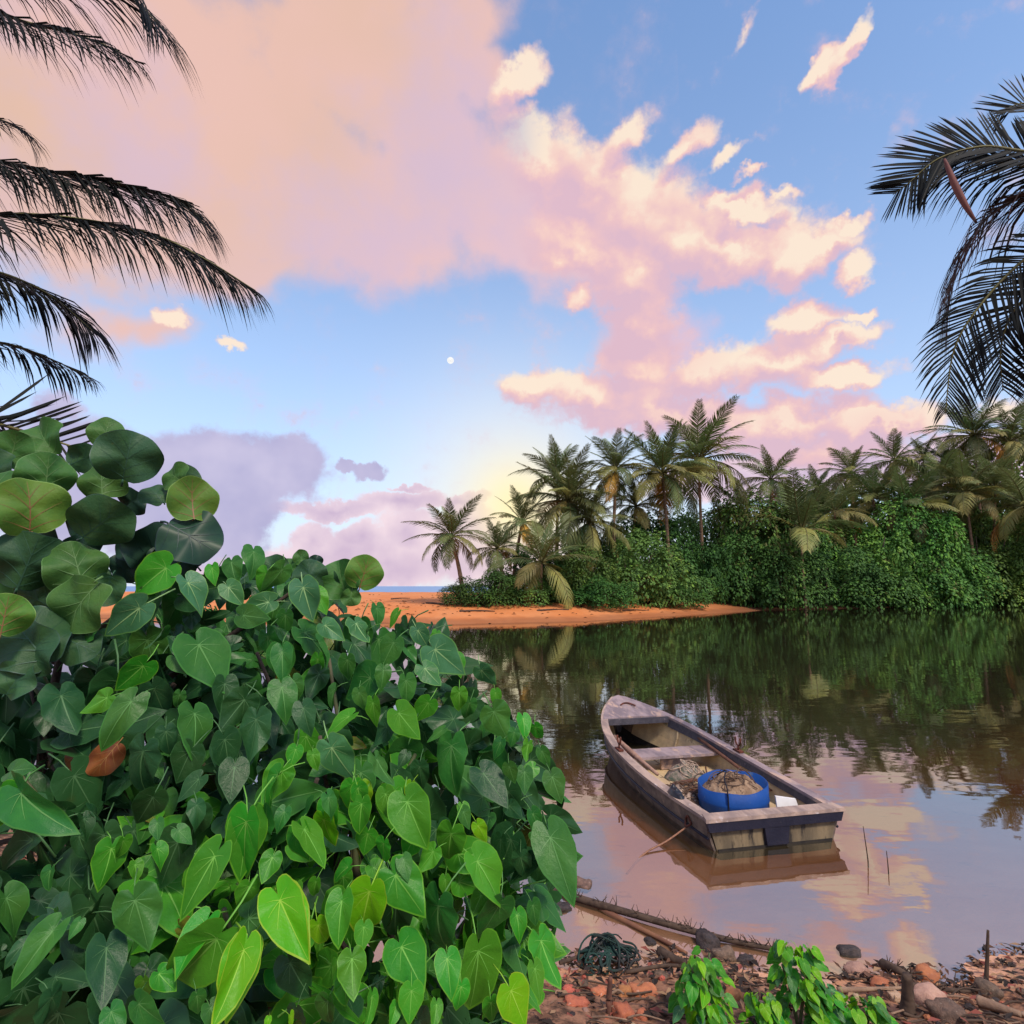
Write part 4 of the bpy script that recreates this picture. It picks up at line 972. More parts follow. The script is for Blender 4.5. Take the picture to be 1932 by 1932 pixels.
for sd_ in (-1, 1):
    strake(.0, .40, .010, .022, sd_).build('side_plank', bdirt, boat, label='worn dark upper side plank')
    strake(.405, .80, .002, .022, sd_).build('side_plank', bdirt, boat)
    strake(.805, 1.0, .000, .022, sd_).build('side_plank', bblack, boat, label='black tarred plank at the waterline')
    strake(.02, .80, -.024, .012, sd_, 1, NS - 3).build('lining', bcin, boat)
    strake(.0, .22, -.040, .022, sd_, 0, NS - 9).build('inner_rail', bgrey, boat)
    # gunwale: flat capping on the sheer
    mb = MB(); vs = []; wi = .075
    for i in range(NS):
        xo = sd_ * (hb[i] + .028); xi = sd_ * max(hb[i] - wi, .0); z = zt[i]
        vs += [(xo, ys[i], z + .002), (xo, ys[i], z + .032), (xi, ys[i], z + .034), (xi, ys[i], z + .002)]
    fs = []
    for j in range(NS - 1):
        for k in range(4):
            q = (j * 4 + k, j * 4 + (k + 1) % 4, (j + 1) * 4 + (k + 1) % 4, (j + 1) * 4 + k); fs.append(q[::-1] if sd_ > 0 else q)
    fs += [(0, 1, 2, 3) if sd_ > 0 else (3, 2, 1, 0), tuple((NS - 1) * 4 + k for k in ((3, 2, 1, 0) if sd_ > 0 else (0, 1, 2, 3)))]
    mb.add(vs, fs).build('gunwale', brail if sd_ < 0 else bmauve, boat)
    # rub rail outside
    mb = MB(); mb.tube([wallp(i, .42, .016, sd_) for i in range(0, NS, 2)], .013, 6).build('rub_rail', bnav, boat)
# bottom and floor boards
mb = MB(); vs = []
for i in range(NS): vs += [(-bb[i] + .004, ys[i], zb[i] + .002), (bb[i] - .004, ys[i], zb[i] + .002), (bb[i] - .004, ys[i], zb[i] + .022), (-bb[i] + .004, ys[i], zb[i] + .022)]
fs = [(j * 4 + k, j * 4 + (k + 1) % 4, (j + 1) * 4 + (k + 1) % 4, (j + 1) * 4 + k) for j in range(NS - 1) for k in range(4)] + [(3, 2, 1, 0), tuple((NS - 1) * 4 + k for k in range(4))]
mb.add(vs, fs).build('bottom', bblack, boat)
for k in range(6):
    x0 = -.57 + k * .19; mb = MB(); vs = []; iend = NS - 9 if 1 <= k <= 4 else NS - 15
    for i in range(1, iend):
        lim = bb[i] + (hb[i] - bb[i]) * .26 - .05
        a, b_ = max(x0, -lim), min(x0 + .178, lim)
        if b_ - a < .02: break
        z = .030 + .004 * (k % 2); vs += [(a, ys[i], z - .014), (b_, ys[i], z - .014), (b_, ys[i], z), (a, ys[i], z)]
    n = len(vs) // 4
    fs = [(j * 4 + q, j * 4 + (q + 1) % 4, (j + 1) * 4 + (q + 1) % 4, (j + 1) * 4 + q) for j in range(n - 1) for q in range(4)] + [(3, 2, 1, 0), tuple((n - 1) * 4 + q for q in range(4))]
    mb.add(vs, fs).build('floor_board', bcin, boat)
# transom with its navy beam, worn cap and motor pad
TZ = -.10
mb = MB(); t2 = .03
mb.hexa([(-.548, -.012, TZ), (.548, -.012, TZ), (.548, t2, TZ), (-.548, t2, TZ), (-.652, -.012, .247), (.652, -.012, .247), (.652, t2, .247), (-.652, t2, .247)]).build('transom', bc, boat)
mb = MB(); mb.hexa([(-.660, -.052, .172), (.660, -.052, .172), (.660, -.013, .172), (-.660, -.013, .172), (-.690, -.052, .253), (.690, -.052, .253), (.690, -.013, .253), (-.690, -.013, .253)]).build('transom_beam', bnav, boat)
mb = MB(); mb.hexa([(-.700, -.060, .254), (.700, -.060, .254), (.672, .060, .260), (-.672, .060, .260), (-.698, -.055, .284), (.698, -.055, .284), (.668, .060, .292), (-.668, .060, .292)]).build('transom_cap', brail, boat, label='worn pale wooden cap along the transom')
mb = MB(); mb.hexa([(-.105, -.046, .02), (.105, -.046, .02), (.115, -.014, .02), (-.115, -.014, .02), (-.125, -.046, .171), (.125, -.046, .171), (.125, -.014, .171), (-.125, -.014, .171)]).build('motor_pad', bnav, boat, label='navy wooden pad for an outboard motor')
mb = MB(); mb.hexa([(-.545, -.022, TZ), (.545, -.022, TZ), (.545, -.0125, TZ), (-.545, -.0125, TZ), (-.575, -.022, .015), (.575, -.022, .015), (.575, -.0125, .015), (-.575, -.0125, .015)]).build('transom_foot', bblack, boat)
# foredeck
i0 = 32; mb = MB(); vs = []
for i in range(i0, NS):
    w = max(hb[i] - .006, .01); z = zt[i] + .036; cr = .018
    vs += [(-w, ys[i], z), (0, ys[i], z + cr), (w, ys[i], z), (w, ys[i], z - .018), (-w, ys[i], z - .018)]
n = NS - i0; fs = [(j * 5 + q, (j + 1) * 5 + q, (j + 1) * 5 + (q + 1) % 5, j * 5 + (q + 1) % 5) for j in range(n - 1) for q in range(5)] + [(0, 1, 2, 3, 4), tuple((n - 1) * 5 + q for q in (4, 3, 2, 1, 0))]
mb.add(vs, fs).build('foredeck', bmauve, boat)
w = hb[i0] - .03; MB().box((-w, ys[i0] - .025, zt[i0] - .05), (w, ys[i0] - .001, zt[i0] + .030)).build('deck_beam', bgrey, boat)
MB().box((-.085, BL - .02, .05), (.085, BL + .045, .60)).build('stem_post', bgrey, boat)
# thwart and its brace
def thwart(y0, y1, z, m, name='thwart'):
    mb = MB(); i = int(y0 / BL * (NS - 1)); w0 = hb[i] - .05; i = int(y1 / BL * (NS - 1)); w1 = hb[i] - .05
    mb.hexa([(-w0, y0, z), (w0, y0, z), (w1, y1, z), (-w1, y1, z), (-w0, y0, z + .032), (w0, y0, z + .032), (w1, y1, z + .032), (-w1, y1, z + .032)])
    return mb.build(name, m, boat)
thwart(1.92, 2.28, .195, bmauve)
mb = MB(); mb.hexa([(-.10, 2.02, .04), (.12, 2.02, .04), (.12, 2.05, .04), (-.10, 2.05, .04), (-.12, 1.985, .193), (.36, 1.985, .193), (.36, 2.015, .193), (-.12, 2.015, .193)]).build('thwart_brace', bmauve, boat)
for y in (.55, 1.15, 2.75):
    for sd_ in (-1, 1):
        i = int(round(y / BL * (NS - 1)))
        mb = MB(); pa = [wallp(i, f, -.036 - .012, sd_) for f in (.24, .45, .66, .80)]
        mb.tube(pa, .016, 6).build('rib', bcin, boat)
# oarlock brackets
for (y, sd_) in ((1.62, 1), (1.9, -1)):
    i = int(round(y / BL * (NS - 1))); x = sd_ * (hb[i] - .01); z = zt[i] + .034
    mb = MB(); mb.box((x - .03, y - .07, z), (x + .03, y + .07, z + .02)); mb.tube([(x, y, z + .02), (x, y, z + .07)], .012, 8)
    mb.tube(catmull([(x, y - .05, z + .16), (x, y - .045, z + .10), (x, y, z + .07), (x, y + .045, z + .10), (x, y + .05, z + .16)], 4), .011, 7)
    mb.build('oarlock', rust, boat)
MB().tube(catmull([(-.10, BL - .35, zt[36] + .06), (-.03, BL - .30, zt[36] + .075), (.03, BL - .33, zt[36] + .08), (.10, BL - .42, zt[36] + .06)], 5), .012, 6).build('cleat', rust, boat)
mb = MB()
mb.tube(catmull([(-.57, 2.0, .27), (-.60, 2.2, .25), (-.59, 2.35, .31)], 4), .018, 6); mb.tube(catmull([(-.54, 1.95, .27), (-.57, 2.15, .23), (-.56, 2.3, .29)], 4), .015, 6)
mb.build('rusty_bracket', rust, boat)
ring = BI @ gz(1290, 1532, .30)
ix = int(round(.30 / BL * (NS - 1)))
rp_ = wallp(ix, .30, .02, -1)
MB().tube(catmull([rp_ + Vector((0, -.05, 0)), rp_ + Vector((-.03, 0, -.04)), rp_ + Vector((0, .05, 0)), rp_ + Vector((-.01, 0, .05)), rp_ + Vector((0, -.05, 0))], 4), .010, 6).build('mooring_ring', rust, boat)

def in_boat(name, label, cat, p, rz=0, group=None):
    q = BM @ Vector(p); return thing(name, q, label, cat, group, rz=BA + rz)
# blue tub of nets
blue = mat('blue_plastic', (.006, .055, .24), (.008, .065, .28), rough=.6, nscale=4, spec=.25, bump=.25, bscale=14, c3=(.05, .10, .22), n3scale=12, t3=(.60, .72))
blued = mat('blue_plastic_inside', (.02, .13, .36), rough=.5)
tub = in_boat('blue_tub', 'bright blue cut-down plastic drum filled with net in the stern of the boat', 'tub', (.02, .66, .036))
mb = MB(); N_ = 40; ra, rbb = .355, .285
def tubz(a): return .290 + .030 * math.sin(a + .6) + .006 * math.sin(5 * a)
rings = [(1.0, 0), (1.0, .12), (1.015, .13), (1.015, .15), (1.0, .16), (1.0, 1)]
vs = []; 
for (k, h_) in rings:
    for i in range(N_):
        a = 2 * math.pi * i / N_; z = h_ if h_ < 1 else tubz(a); vs.append((ra * k * math.cos(a), rbb * k * math.sin(a), z))
for (k, h_) in ((.975, 1), (.97, .012)):
    for i in range(N_):
        a = 2 * math.pi * i / N_; z = h_ if h_ < 1 else tubz(a); vs.append((ra * k * math.cos(a), rbb * k * math.sin(a), z))
nr_ = len(rings) + 2
fs = [(j * N_ + i, j * N_ + (i + 1) % N_, (j + 1) * N_ + (i + 1) % N_, (j + 1) * N_ + i) for j in range(nr_ - 1) for i in range(N_)] + [tuple(reversed(range(N_))), tuple((nr_ - 1) * N_ + i for i in range(N_))]
mb.add(vs, fs, 0, True).build('drum_wall', blue, tub)
MB().tube(catmull([(-.20, -.238, .02), (-.205, -.242, .15), (-.21, -.238, .31), (-.19, -.16, .38), (-.10, -.05, .42), (-.16, .02, .36)], 5), .007, 5).build('handle_cord', mat('black_cord', (.012, .012, .02), rough=.7), tub)
net = mat('net_tan', (.36, .24, .15), (.24, .15, .09), rough=.95, nscale=14, bump=.8, bscale=50, c3=(.08, .05, .035), n3scale=22, t3=(.55, .66))
netl = mat('net_cream', (.56, .42, .32), (.42, .30, .22), rough=.95, nscale=12, bump=.8, bscale=50, c3=(.12, .08, .06), n3scale=20, t3=(.56, .66))
cordm = mat('cord_brown', (.13, .08, .055), (.08, .05, .035), rough=.9)
def mound(rx, ry, h, seed, amp=.05):
    mb = MB(); n1_, n2_ = 12, 32; vs = [(0, 0, h)]
    for j in range(1, n1_ + 1):
        for i in range(n2_):
            u = j / n1_; a = 2 * math.pi * i / n2_; x, y = rx * u * math.cos(a), ry * u * math.sin(a)
            z = h * (1 - u ** 2.2) + amp * (1 - u ** 3) * mnoise.fractal(Vector((x * 9 + seed, y * 9, seed)), 1, 2, 3); vs.append((x, y, z))
    fs = [(0, 1 + i, 1 + (i + 1) % n2_) for i in range(n2_)] + [(1 + j * n2_ + i, 1 + (j + 1) * n2_ + i, 1 + (j + 1) * n2_ + (i + 1) % n2_, 1 + j * n2_ + (i + 1) % n2_) for j in range(n1_ - 1) for i in range(n2_)]
    return mb.add(vs, fs, 0, True)
def strands(mb, rx, ry, zfun, n, seed, rad=.005):
    r = random.Random(seed)
    for k in range(n):
        cx, cy = r.uniform(-.6, .6) * rx, r.uniform(-.6, .6) * ry; q = r.uniform(.04, .11); a0 = r.uniform(0, 6.28); pts = []
        tl = r.uniform(-.6, .9)
        for i in range(9):
            a = a0 + i * .7; x = cx + q * math.cos(a) * (1 + .1 * i * .2); y = cy + q * math.sin(a) * .8
            if (x / rx) ** 2 + (y / ry) ** 2 > .85: x *= .75; y *= .75
            pts.append((x, y, zfun(x, y) + .006 + max(0, tl * q * math.sin(a - a0)) ))
        mb.tube(catmull(pts, 3), rad * r.uniform(.7, 1.4), 4)
    return mb
nt = in_boat('fishing_net', 'tangled tan fishing net and cord heaped inside the blue tub', 'net', (.02, .66, .235))
mound(.338, .268, .15, 2).build('net_heap', net, nt)
strands(MB(), .30, .24, lambda x, y: .13 * (1 - ((x / .318) ** 2 + (y / .258) ** 2) ** 1.1), 30, 8).build('cord_loops', cordm, nt)
nt2 = in_boat('fishing_net', 'pale cream net spilling over the boat floor left of the blue tub', 'net', (-.37, .98, .036))
mound(.17, .42, .12, 5, .06).build('net_heap', netl, nt2)
strands(MB(), .17, .42, lambda x, y: .12 * max(0, 1 - ((x / .17) ** 2 + (y / .42) ** 2)), 26, 9).build('cord_loops', cordm, nt2)
nt3 = in_boat('fishing_net', 'grey-green net bundle under the middle seat of the boat', 'net', (.06, 1.72, .036))
mound(.26, .18, .15, 7, .07).build('net_heap', mat('net_green', (.09, .10, .07), (.30, .24, .2), rough=.95, nscale=12, bump=.8, c3=(.02, .08, .06), n3scale=9), nt3)
strands(MB(), .26, .18, lambda x, y: .15 * max(0, 1 - ((x / .26) ** 2 + (y / .18) ** 2)), 16, 10).build('cord_loops', netl, nt3)
nt4 = in_boat('net_bundle', 'small grey-blue bundle lying on the bottom behind the boat seat', 'bundle', (.0, 2.50, .038), .2)
mb = MB(); mb.tube(catmull([(-.2, 0, .05), (-.12, .02, .07), (0, 0, .065), (.12, -.02, .04), (.3, -.03, .015)], 4), [.03, .05, .055, .05, .055, .05, .055, .06, .05, .05, .04, .035, .03, .025, .02, .015, .01], 9).build('rolled_net', mat('net_slate', (.05, .06, .085), (.12, .13, .16), rough=.9, nscale=25, bump=.8), nt4)
# oar, pole and timber
wood_r = mat('oar_wood', (.17, .075, .045), (.10, .045, .03), rough=.65, nscale=9, stretch=(1, 1, .2), bump=.2)
wood_l = mat('pale_pole_wood', (.42, .25, .17), (.30, .17, .12), rough=.75, nscale=8, bump=.2)
a = gz(1283, 1366, .35); b = gz(1412, 1462, .18)
oar = thing('oar', b, 'long brown oar lying across the seat of the boat towards the tub', 'oar')
d = a - b
mb = MB(); mb.tube([d * (i / 10) for i in range(11)], [.017, .018] + [.020] * 7 + [.021, .019], 8).build('shaft', wood_r, oar)
bd = -d.normalized(); sdv = bd.cross(U).normalized()
mb = MB(); e = bd * .34; mb.hexa([-sdv * .02 - U * .008, sdv * .02 - U * .008, sdv * .065 + e - U * .03, -sdv * .065 + e - U * .03, -sdv * .02 + U * .008, sdv * .02 + U * .008, sdv * .065 + e - U * .018, -sdv * .065 + e - U * .018]).build('blade', wood_r, oar)
a = gz(1207, 1402, .40); b = gz(1285, 1500, .36)
a = BM @ Vector((-.48, 2.62, .30)); b = BM @ Vector((-.57, 1.15, .285))
pole = thing('wooden_pole', b, 'pale wooden pole lying along the left side inside the boat', 'pole'); d = a - b
MB().tube([d * (i / 8) + Vector((0, 0, -.01 * math.sin(i * .4))) for i in range(9)], [.020, .022, .024, .030, .036, .036, .034, .032, .030], 8).build('shaft', wood_l, pole)
for (x, y, z, l, w, rz, m, lb) in [(-.20, 1.42, .060, .62, .05, 1.2, wood_r, 'dark red-brown plank lying uppermost on the boat floor before the seat'),
                               (-.24, 1.30, .038, .50, .06, 1.35, mat('orange_wood', (.42, .16, .07), (.30, .11, .06), rough=.7, nscale=9), 'orange-brown plank lying on the boat floor nearest the net'),
                               (-.12, 1.52, .036, .55, .05, 1.1, wood_r, 'dark plank under the red-brown plank beside the boat seat')]:
    t_ = in_boat('loose_plank', lb, 'plank', (x, y, z), -rz)
    MB().box((-w / 2, -l / 2, 0), (w / 2, l / 2, .022)).build('board', m, t_)
for (x, y, z, l, rz, lb) in [(.20, 1.30, .05, .75, .5, 'thin crooked stick lying right of the planks in the boat'), (-.10, 1.12, .10, .6, 1.9, 'thin dark stick lying across the pale net in the boat'), (.30, 1.55, .06, .7, -.3, 'brown stick lying under the oar in the boat')]:
    t_ = in_boat('loose_stick', lb, 'stick', (x, y, z), rz)
    MB().tube(catmull([(0, -l / 2, 0), (.02, -l * .1, .012), (-.01, l * .2, .006), (.015, l / 2, .02)], 5), .010, 6).build('shaft', wood_r, t_)
cl_ = in_boat('cord_coil', 'loose dark cord scattered over the boat floor before the tub', 'cord', (-.02, 1.18, .045))
strands(MB(), .42, .30, lambda x, y: .03, 22, 31, .006).build('cord_loops', cordm, cl_)
fsh = in_boat('foam_sheet', 'white foam sheet leaning beside the blue tub at the right', 'sheet', (.44, .42, .04), -.3)
MB().hexa([(-.12, -.16, 0), (.10, -.16, 0), (.10, -.13, 0), (-.12, -.13, 0), (-.12, -.08, .22), (.07, -.08, .20), (.07, -.05, .20), (-.12, -.05, .22)]).build('board', mat('white_foam', (.72, .70, .68), (.62, .58, .55), rough=.8, nscale=6), fsh)
blk = in_boat('black_bag', 'small crumpled black bag on the left rail near the stern', 'bag', (-.665, .55, .286))
mb = mound(.06, .13, .06, 12, .05); mb.build('crumpled_plastic', mat('black_plastic', (.01, .01, .014), rough=.35, spec=.5), blk)
# stern rope to the lagoon bed
ropem = mat('old_rope', (.34, .17, .10), (.24, .12, .08), rough=.95, nscale=30, bump=.5)
p0 = BM @ (rp_ + Vector((-.03, 0, -.05))); p1 = gz(1215, 1612, 0); p1.z = .004; p2 = Vector((p1.x - .2, p1.y - .25, hgt(p1.x - .2, p1.y - .25) + .01))
mb = MB(); pts = catmull([p0, p0.lerp(p1, .5) + Vector((0, 0, -.012)), p1, p2], 8)
ro = thing('mooring_rope', p2, 'thin orange-brown rope running from the stern of the boat into the water', 'rope')
MB().tube([q - p2 for q in pts], .008, 6).build('line', ropem, ro)

# ------------------------------------------------------------------ shore: stones, sticks, litter
def c6(x, y): return 966 + x * .5, 1594 + y * .5
def rock_mesh(seed, m, flat=.62, sub=3, blocky=.0):
    import bmesh
    bm = bmesh.new(); bmesh.ops.create_icosphere(bm, subdivisions=sub, radius=1)
    for v in bm.verts:
        n = v.co.normalized(); q = .95 + .42 * mnoise.noise(n * 1.4 + Vector((seed * 3.1, 0, 0))) + .22 * mnoise.noise(n * 3.1 + Vector((0, seed * 2.3, 0))) - .10 * abs(mnoise.noise(n * 6.5 + Vector((0, 0, seed * 1.7))))
        c_ = n * q
        if blocky: c_ = Vector([math.copysign(abs(k) ** (1 - blocky), k) for k in c_])
        v.co = Vector((c_.x, c_.y * .8, c_.z * flat))
    me = bpy.data.meshes.new('stone'); bm.to_mesh(me); bm.free(); me.materials.append(m)
    me.polygons.foreach_set('use_smooth', [True] * len(me.polygons)); return me
st_or = mat('stone_terracotta', (.52, .17, .08), (.40, .13, .07), rough=.85, nscale=2, bump=.4, bscale=9, rand=.2, c3=(.6, .36, .26), n3scale=3, t3=(.6, .75))
st_gr = mat('stone_grey', (.20, .13, .09), (.11, .075, .055), rough=.85, nscale=2.5, bump=.6, bscale=9, rand=.2, c3=(.34, .27, .2), n3scale=4, t3=(.6, .7))
st_dk = mat('stone_wet_dark', (.035, .028, .028), (.07, .05, .045), rough=.45, nscale=2.5, bump=.6, bscale=9, rand=.2)
st_pk = mat('stone_pale', (.50, .33, .22), (.40, .25, .17), rough=.85, nscale=2.5, bump=.5, bscale=9, rand=.2)
RM = {k: [rock_mesh(i + j * 7, m, blocky=(.35 if k in 'gp' else .15), flat=(.5 if i % 2 else .75)) for i in range(4)] for j, (k, m) in enumerate((('o', st_or), ('g', st_gr), ('d', st_dk), ('p', st_pk)))}
def stone(x, y, wpx, kind, label, group=None, conv=c6, lift=.3, asp=1.0, name='stone'):
    X, Y = conv(x, y)
    p = gz(X, Y, 0.0)
    for _ in range(6): p = gz(X, Y, max(hgt(p.x, p.y), -.2))
    zz = hgt(p.x, p.y); dist = (p - CAM).length; r_ = wpx * .5 * dist / FPX / 2 * .68
    o = link(name, RM[kind][rl.randrange(4)], None, Matrix.Translation((p.x, p.y, zz + r_ * .62 * lift)) @ Matrix.Rotation(rl.uniform(0, 6.28) if asp == 1 else rl.uniform(-.3, .3), 4, 'Z') @ Matrix.Diagonal((r_ * asp, r_, r_ * .95, 1)))
    return tag(o, label, 'stone', group)
NAMED = [(262, 165, 95, 'g', 'squarish grey stone in the shallows at the end of the long dark branch', 1.0), (170, 252, 90, 'd', 'oblong dark stone in the shallows left of the sticks', 1.4), (522, 370, 55, 'd', 'small black stone under the brown stick in the shallows', 1.0),
         (735, 375, 110, 'd', 'large dark lump of rock beside the long branch', 1.0), (800, 425, 80, 'g', 'flat brown-grey stone right of the dark lump', 1.2), (1275, 408, 80, 'd', 'wet black stone alone in the shallows right of the small plants', 1.2),
         (210, 560, 60, 'o', 'round terracotta stone nearest the left shrub', 1.0), (240, 606, 92, 'o', 'flat terracotta stone below the round one', 1.3), (330, 565, 80, 'o', 'terracotta stone left of the wooden stake', 1.0), (425, 566, 70, 'o', 'terracotta stone right of the wooden stake', 1.0),
         (500, 562, 100, 'o', 'long terracotta stone between the stake and the small plant', 1.3), (420, 652, 100, 'o', 'large terracotta stone at the bottom edge by the stake', 1.0), (490, 652, 60, 'o', 'small terracotta stone right of the large one at the bottom edge', 1.0), (835, 582, 80, 'o', 'terracotta stone between the two small plants', 1.0),
         (1385, 535, 80, 'o', 'dark red stone right of the tallest small plant', 1.0), (1560, 505, 90, 'o', 'reddish stone at the waterline by the driftwood', 1.0), (75, 560, 70, 'o', 'terracotta stone half under the left shrub', 1.0), (1300, 485, 80, 'p', 'pale flat stone at the waterline', 1.2), (1445, 580, 60, 'p', 'pale stone left of the stump', 1.0),
         (1575, 590, 110, 'p', 'pale brown lump right of the stump', 1.1), (270, 535, 50, 'g', 'small grey stone among the terracotta ones', 1.0), (930, 620, 60, 'p', 'pale stone under the tallest small plant', 1.0), (1180, 540, 60, 'p', 'pale stone behind the tallest small plant', 1.0), (1640, 650, 110, 'g', 'grey-brown rock at the bottom edge right of the stump', 1.0),
         (560, 500, 60, 'g', 'grey stone behind the left small plant', 1.0), (880, 440, 60, 'd', 'dark stone above the gap between the small plants', 1.2), (1800, 560, 80, 'g', 'grey-brown stone by the driftwood log', 1.0)]
for (x, y, w, k, lb, asp) in NAMED: stone(x, y, w, k, lb, asp=asp)
def zone(x): return 'left of the small plants' if x < 600 else 'around the small plants' if x < 1180 else 'between the small plants and the stump' if x < 1500 else 'right of the stump'
for i in range(130):
    x = rl.uniform(40, 1960); y = rl.uniform(470, 690) + (10 if x < 1000 else 30)
    k_ = rl.choice('ogpdpdgp' if x > 900 else 'oogdpodd'); cn = {'o': 'terracotta', 'g': 'brown', 'p': 'pale', 'd': 'blackish'}[k_]; zn = zone(x)
    stone(x, y, rl.uniform(14, 38), k_, f'small loose {cn} stone in the rubble {zn}', f'{cn} rubble {zn}')
M_twig = mat('dead_twig', (.055, .035, .025), (.10, .065, .045), rough=.9, nscale=20)
M_twig2 = mat('pale_driftwood', (.34, .22, .14), (.24, .15, .10), rough=.9, nscale=14, bump=.4)
def gpt(x, y, lift=0.0, conv=c6):
    X, Y = conv(x, y); p = gz(X, Y, 0)
    for _ in range(5): p = gz(X, Y, max(hgt(p.x, p.y), -.05) + lift)
    return p
def stick(name, label, cat, pts, rad, m, group=None, bristle=0, part='stem'):
    o = Vector(pts[0]); root = thing(name, o, label, cat, group)
    cv = catmull([Vector(p) - o for p in pts], 8); n = len(cv)
    MB().tube(cv, [rad * (1 - .55 * i / n) for i in range(n)], 7).build(part, m, root)
    if bristle:
        mb = MB()
        for k in range(bristle):
            i = rl.randrange(2, n); p = cv[i]; q = p + Vector((rl.uniform(-.06, .06), rl.uniform(-.05, .05), rl.uniform(.0, .07)))
            mb.tube([p, p.lerp(q, .5) + rvec(.008, rl), q], [.004, .003, .0015], 4)
        mb.build('twigs', m, root, kind='stuff')
    return root
stick('fallen_branch', 'long dark branch lying from the shallows to the small plants', 'branch', [gpt(150, 172, .02), gpt(260, 205, .05), gpt(480, 268, .05), gpt(700, 330, .04), gpt(860, 368, .03), gpt(1000, 395, .03)], .030, M_twig, bristle=110)
stick('brown_stick', 'straight orange-brown stick lying beside the long dark branch', 'stick', [gpt(330, 240, .02), gpt(450, 300, .02), gpt(560, 355, .02), gpt(660, 410, .02)], .022, mat('orange_stick', (.26, .12, .06), (.18, .08, .05), rough=.85))
stick('log', 'short dark log end beneath the brown stick', 'log', [gpt(560, 405, .03), gpt(610, 430, .03), gpt(665, 450, .03)], .035, M_twig)
def upright(name, label, cat, x, y, ytop, rad, m, lean=(0, 0), xt=None):
    b = gpt(x, y); X, Y = c6(xt if xt is not None else x, ytop); t = at(X, Y, b.y + lean[1])
    b2 = b - Vector((0, 0, .06))
    return stick(name, label, cat, [b2, b2.lerp(t, .5) + rvec(rad * .4, rl), t], rad, m, part='stake')
upright('wooden_stake', 'rusty brown stake standing among the terracotta stones', 'stake', 372, 640, 500, .022, mat('stake_brown', (.17, .075, .05), (.09, .045, .035), rough=.85, nscale=12))
upright('tree_stump', 'dark upright stump at the water edge right of the small plants', 'stump', 1490, 640, 490, .045, M_twig)
upright('thin_stake', 'thin dark stick standing upright by the water at far right', 'stick', 1782, 520, 322, .014, M_twig, xt=1796)
upright('thin_stake', 'crooked twig poking out of the water right of the boat', 'stick', 1348, 84, -70, .006, M_twig, xt=1325)
upright('thin_stake', 'short straight twig poking out of the water below the crooked one', 'stick', 1421, 110, 22, .006, M_twig, xt=1413)
stick('driftwood', 'dark driftwood root reaching over the water beside the stump', 'driftwood', [gpt(1400, 450, .04), gpt(1450, 470, .05), gpt(1510, 500, .03)], .030, M_twig, bristle=20)
stick('driftwood', 'pale driftwood log lying at the right end of the near shore', 'driftwood', [gpt(1760, 590, .03), gpt(1840, 615, .03), gpt(1920, 640, .03)], .030, M_twig2)
stick('driftwood', 'dark branch lying along the waterline right of the stump', 'driftwood', [gpt(1500, 530, .03), gpt(1620, 545, .03), gpt(1740, 552, .03)], .018, M_twig, bristle=20)
stick('driftwood', 'long thin dark branch behind the small plants at the waterline', 'driftwood', [gpt(180, 445, .03), gpt(320, 400, .04), gpt(380, 370, .05)], .012, M_twig)
stick('driftwood', 'thin dark branch arching over the sand behind the left small plant', 'driftwood', [gpt(430, 480, .03), gpt(600, 455, .05), gpt(760, 480, .03), gpt(930, 490, .03)], .012, M_twig, bristle=12)
stick('driftwood', 'pale stick leaning on the rubble at the bottom right', 'driftwood', [gpt(1230, 548, .03), gpt(1330, 545, .03), gpt(1480, 540, .03)], .016, M_twig2)
for i in range(70):
    x = rl.uniform(60, 1950); y = rl.uniform(480, 690); l = rl.uniform(40, 150); a = rl.uniform(-.5, .5)
    p, q = gpt(x, y, .015), gpt(x + l * math.cos(a), y + l * math.sin(a) * .4, rl.uniform(.015, .06))
    dk = rl.random() < .75; cn = 'dark' if dk else 'pale'; zn = zone(x)
    stick('twig', f'dead {cn} twig in the rubble {zn}', 'twig', [p, p.lerp(q, .5) + rvec(.02, rl), q], rl.uniform(.004, .009), M_twig if dk else M_twig2, f'{cn} twigs {zn}')
tn = thing('rope_tangle', gpt(370, 455), 'dark green tangle of rope and net by the wooden stake', 'rope')
strands(MB(), .22, .16, lambda x, y: .10 * max(0, 1 - ((x / .22) ** 2 + (y / .16) ** 2)), 34, 77, .006).build('cord_loops', mat('dark_green_cord', (.015, .05, .04), (.03, .03, .03), rough=.8), tn)
# leaf litter: nobody could count it
mb = MB(); lm = [mat('litter_brown', (.10, .05, .03), (.16, .08, .05), rough=.9), mat('litter_dark', (.03, .022, .018), rough=.9), mat('litter_tan', (.30, .18, .10), rough=.9), mat('litter_red', (.24, .07, .05), rough=.9)]
for i in range(5200):
    x = rl.uniform(-4.2, 6.5); y = near_shore(x) - abs(rl.gauss(0, .55)) + .08
    if y < 1.2: continue
    z = hgt(x, y) + rl.uniform(.004, .03); s_ = rl.uniform(.012, .042); a = rl.uniform(0, 6.28); tz = rl.uniform(-.4, .4)
    dx, dy = math.cos(a) * s_, math.sin(a) * s_; w = rl.uniform(.2, .5)
    mb.add([(x - dx, y - dy, z), (x + dy * w, y - dx * w, z + .3 * s_), (x + dx, y + dy, z + tz * s_), (x - dy * w, y + dx * w, z + .2 * s_)], [(0, 1, 2), (0, 2, 3)], rl.choices((0, 1, 2, 3), (4, 5, 2, 1))[0])
mb.build('leaf_litter', lm, label='dead leaf scraps and bark bits strewn along the near shore', kind='stuff')

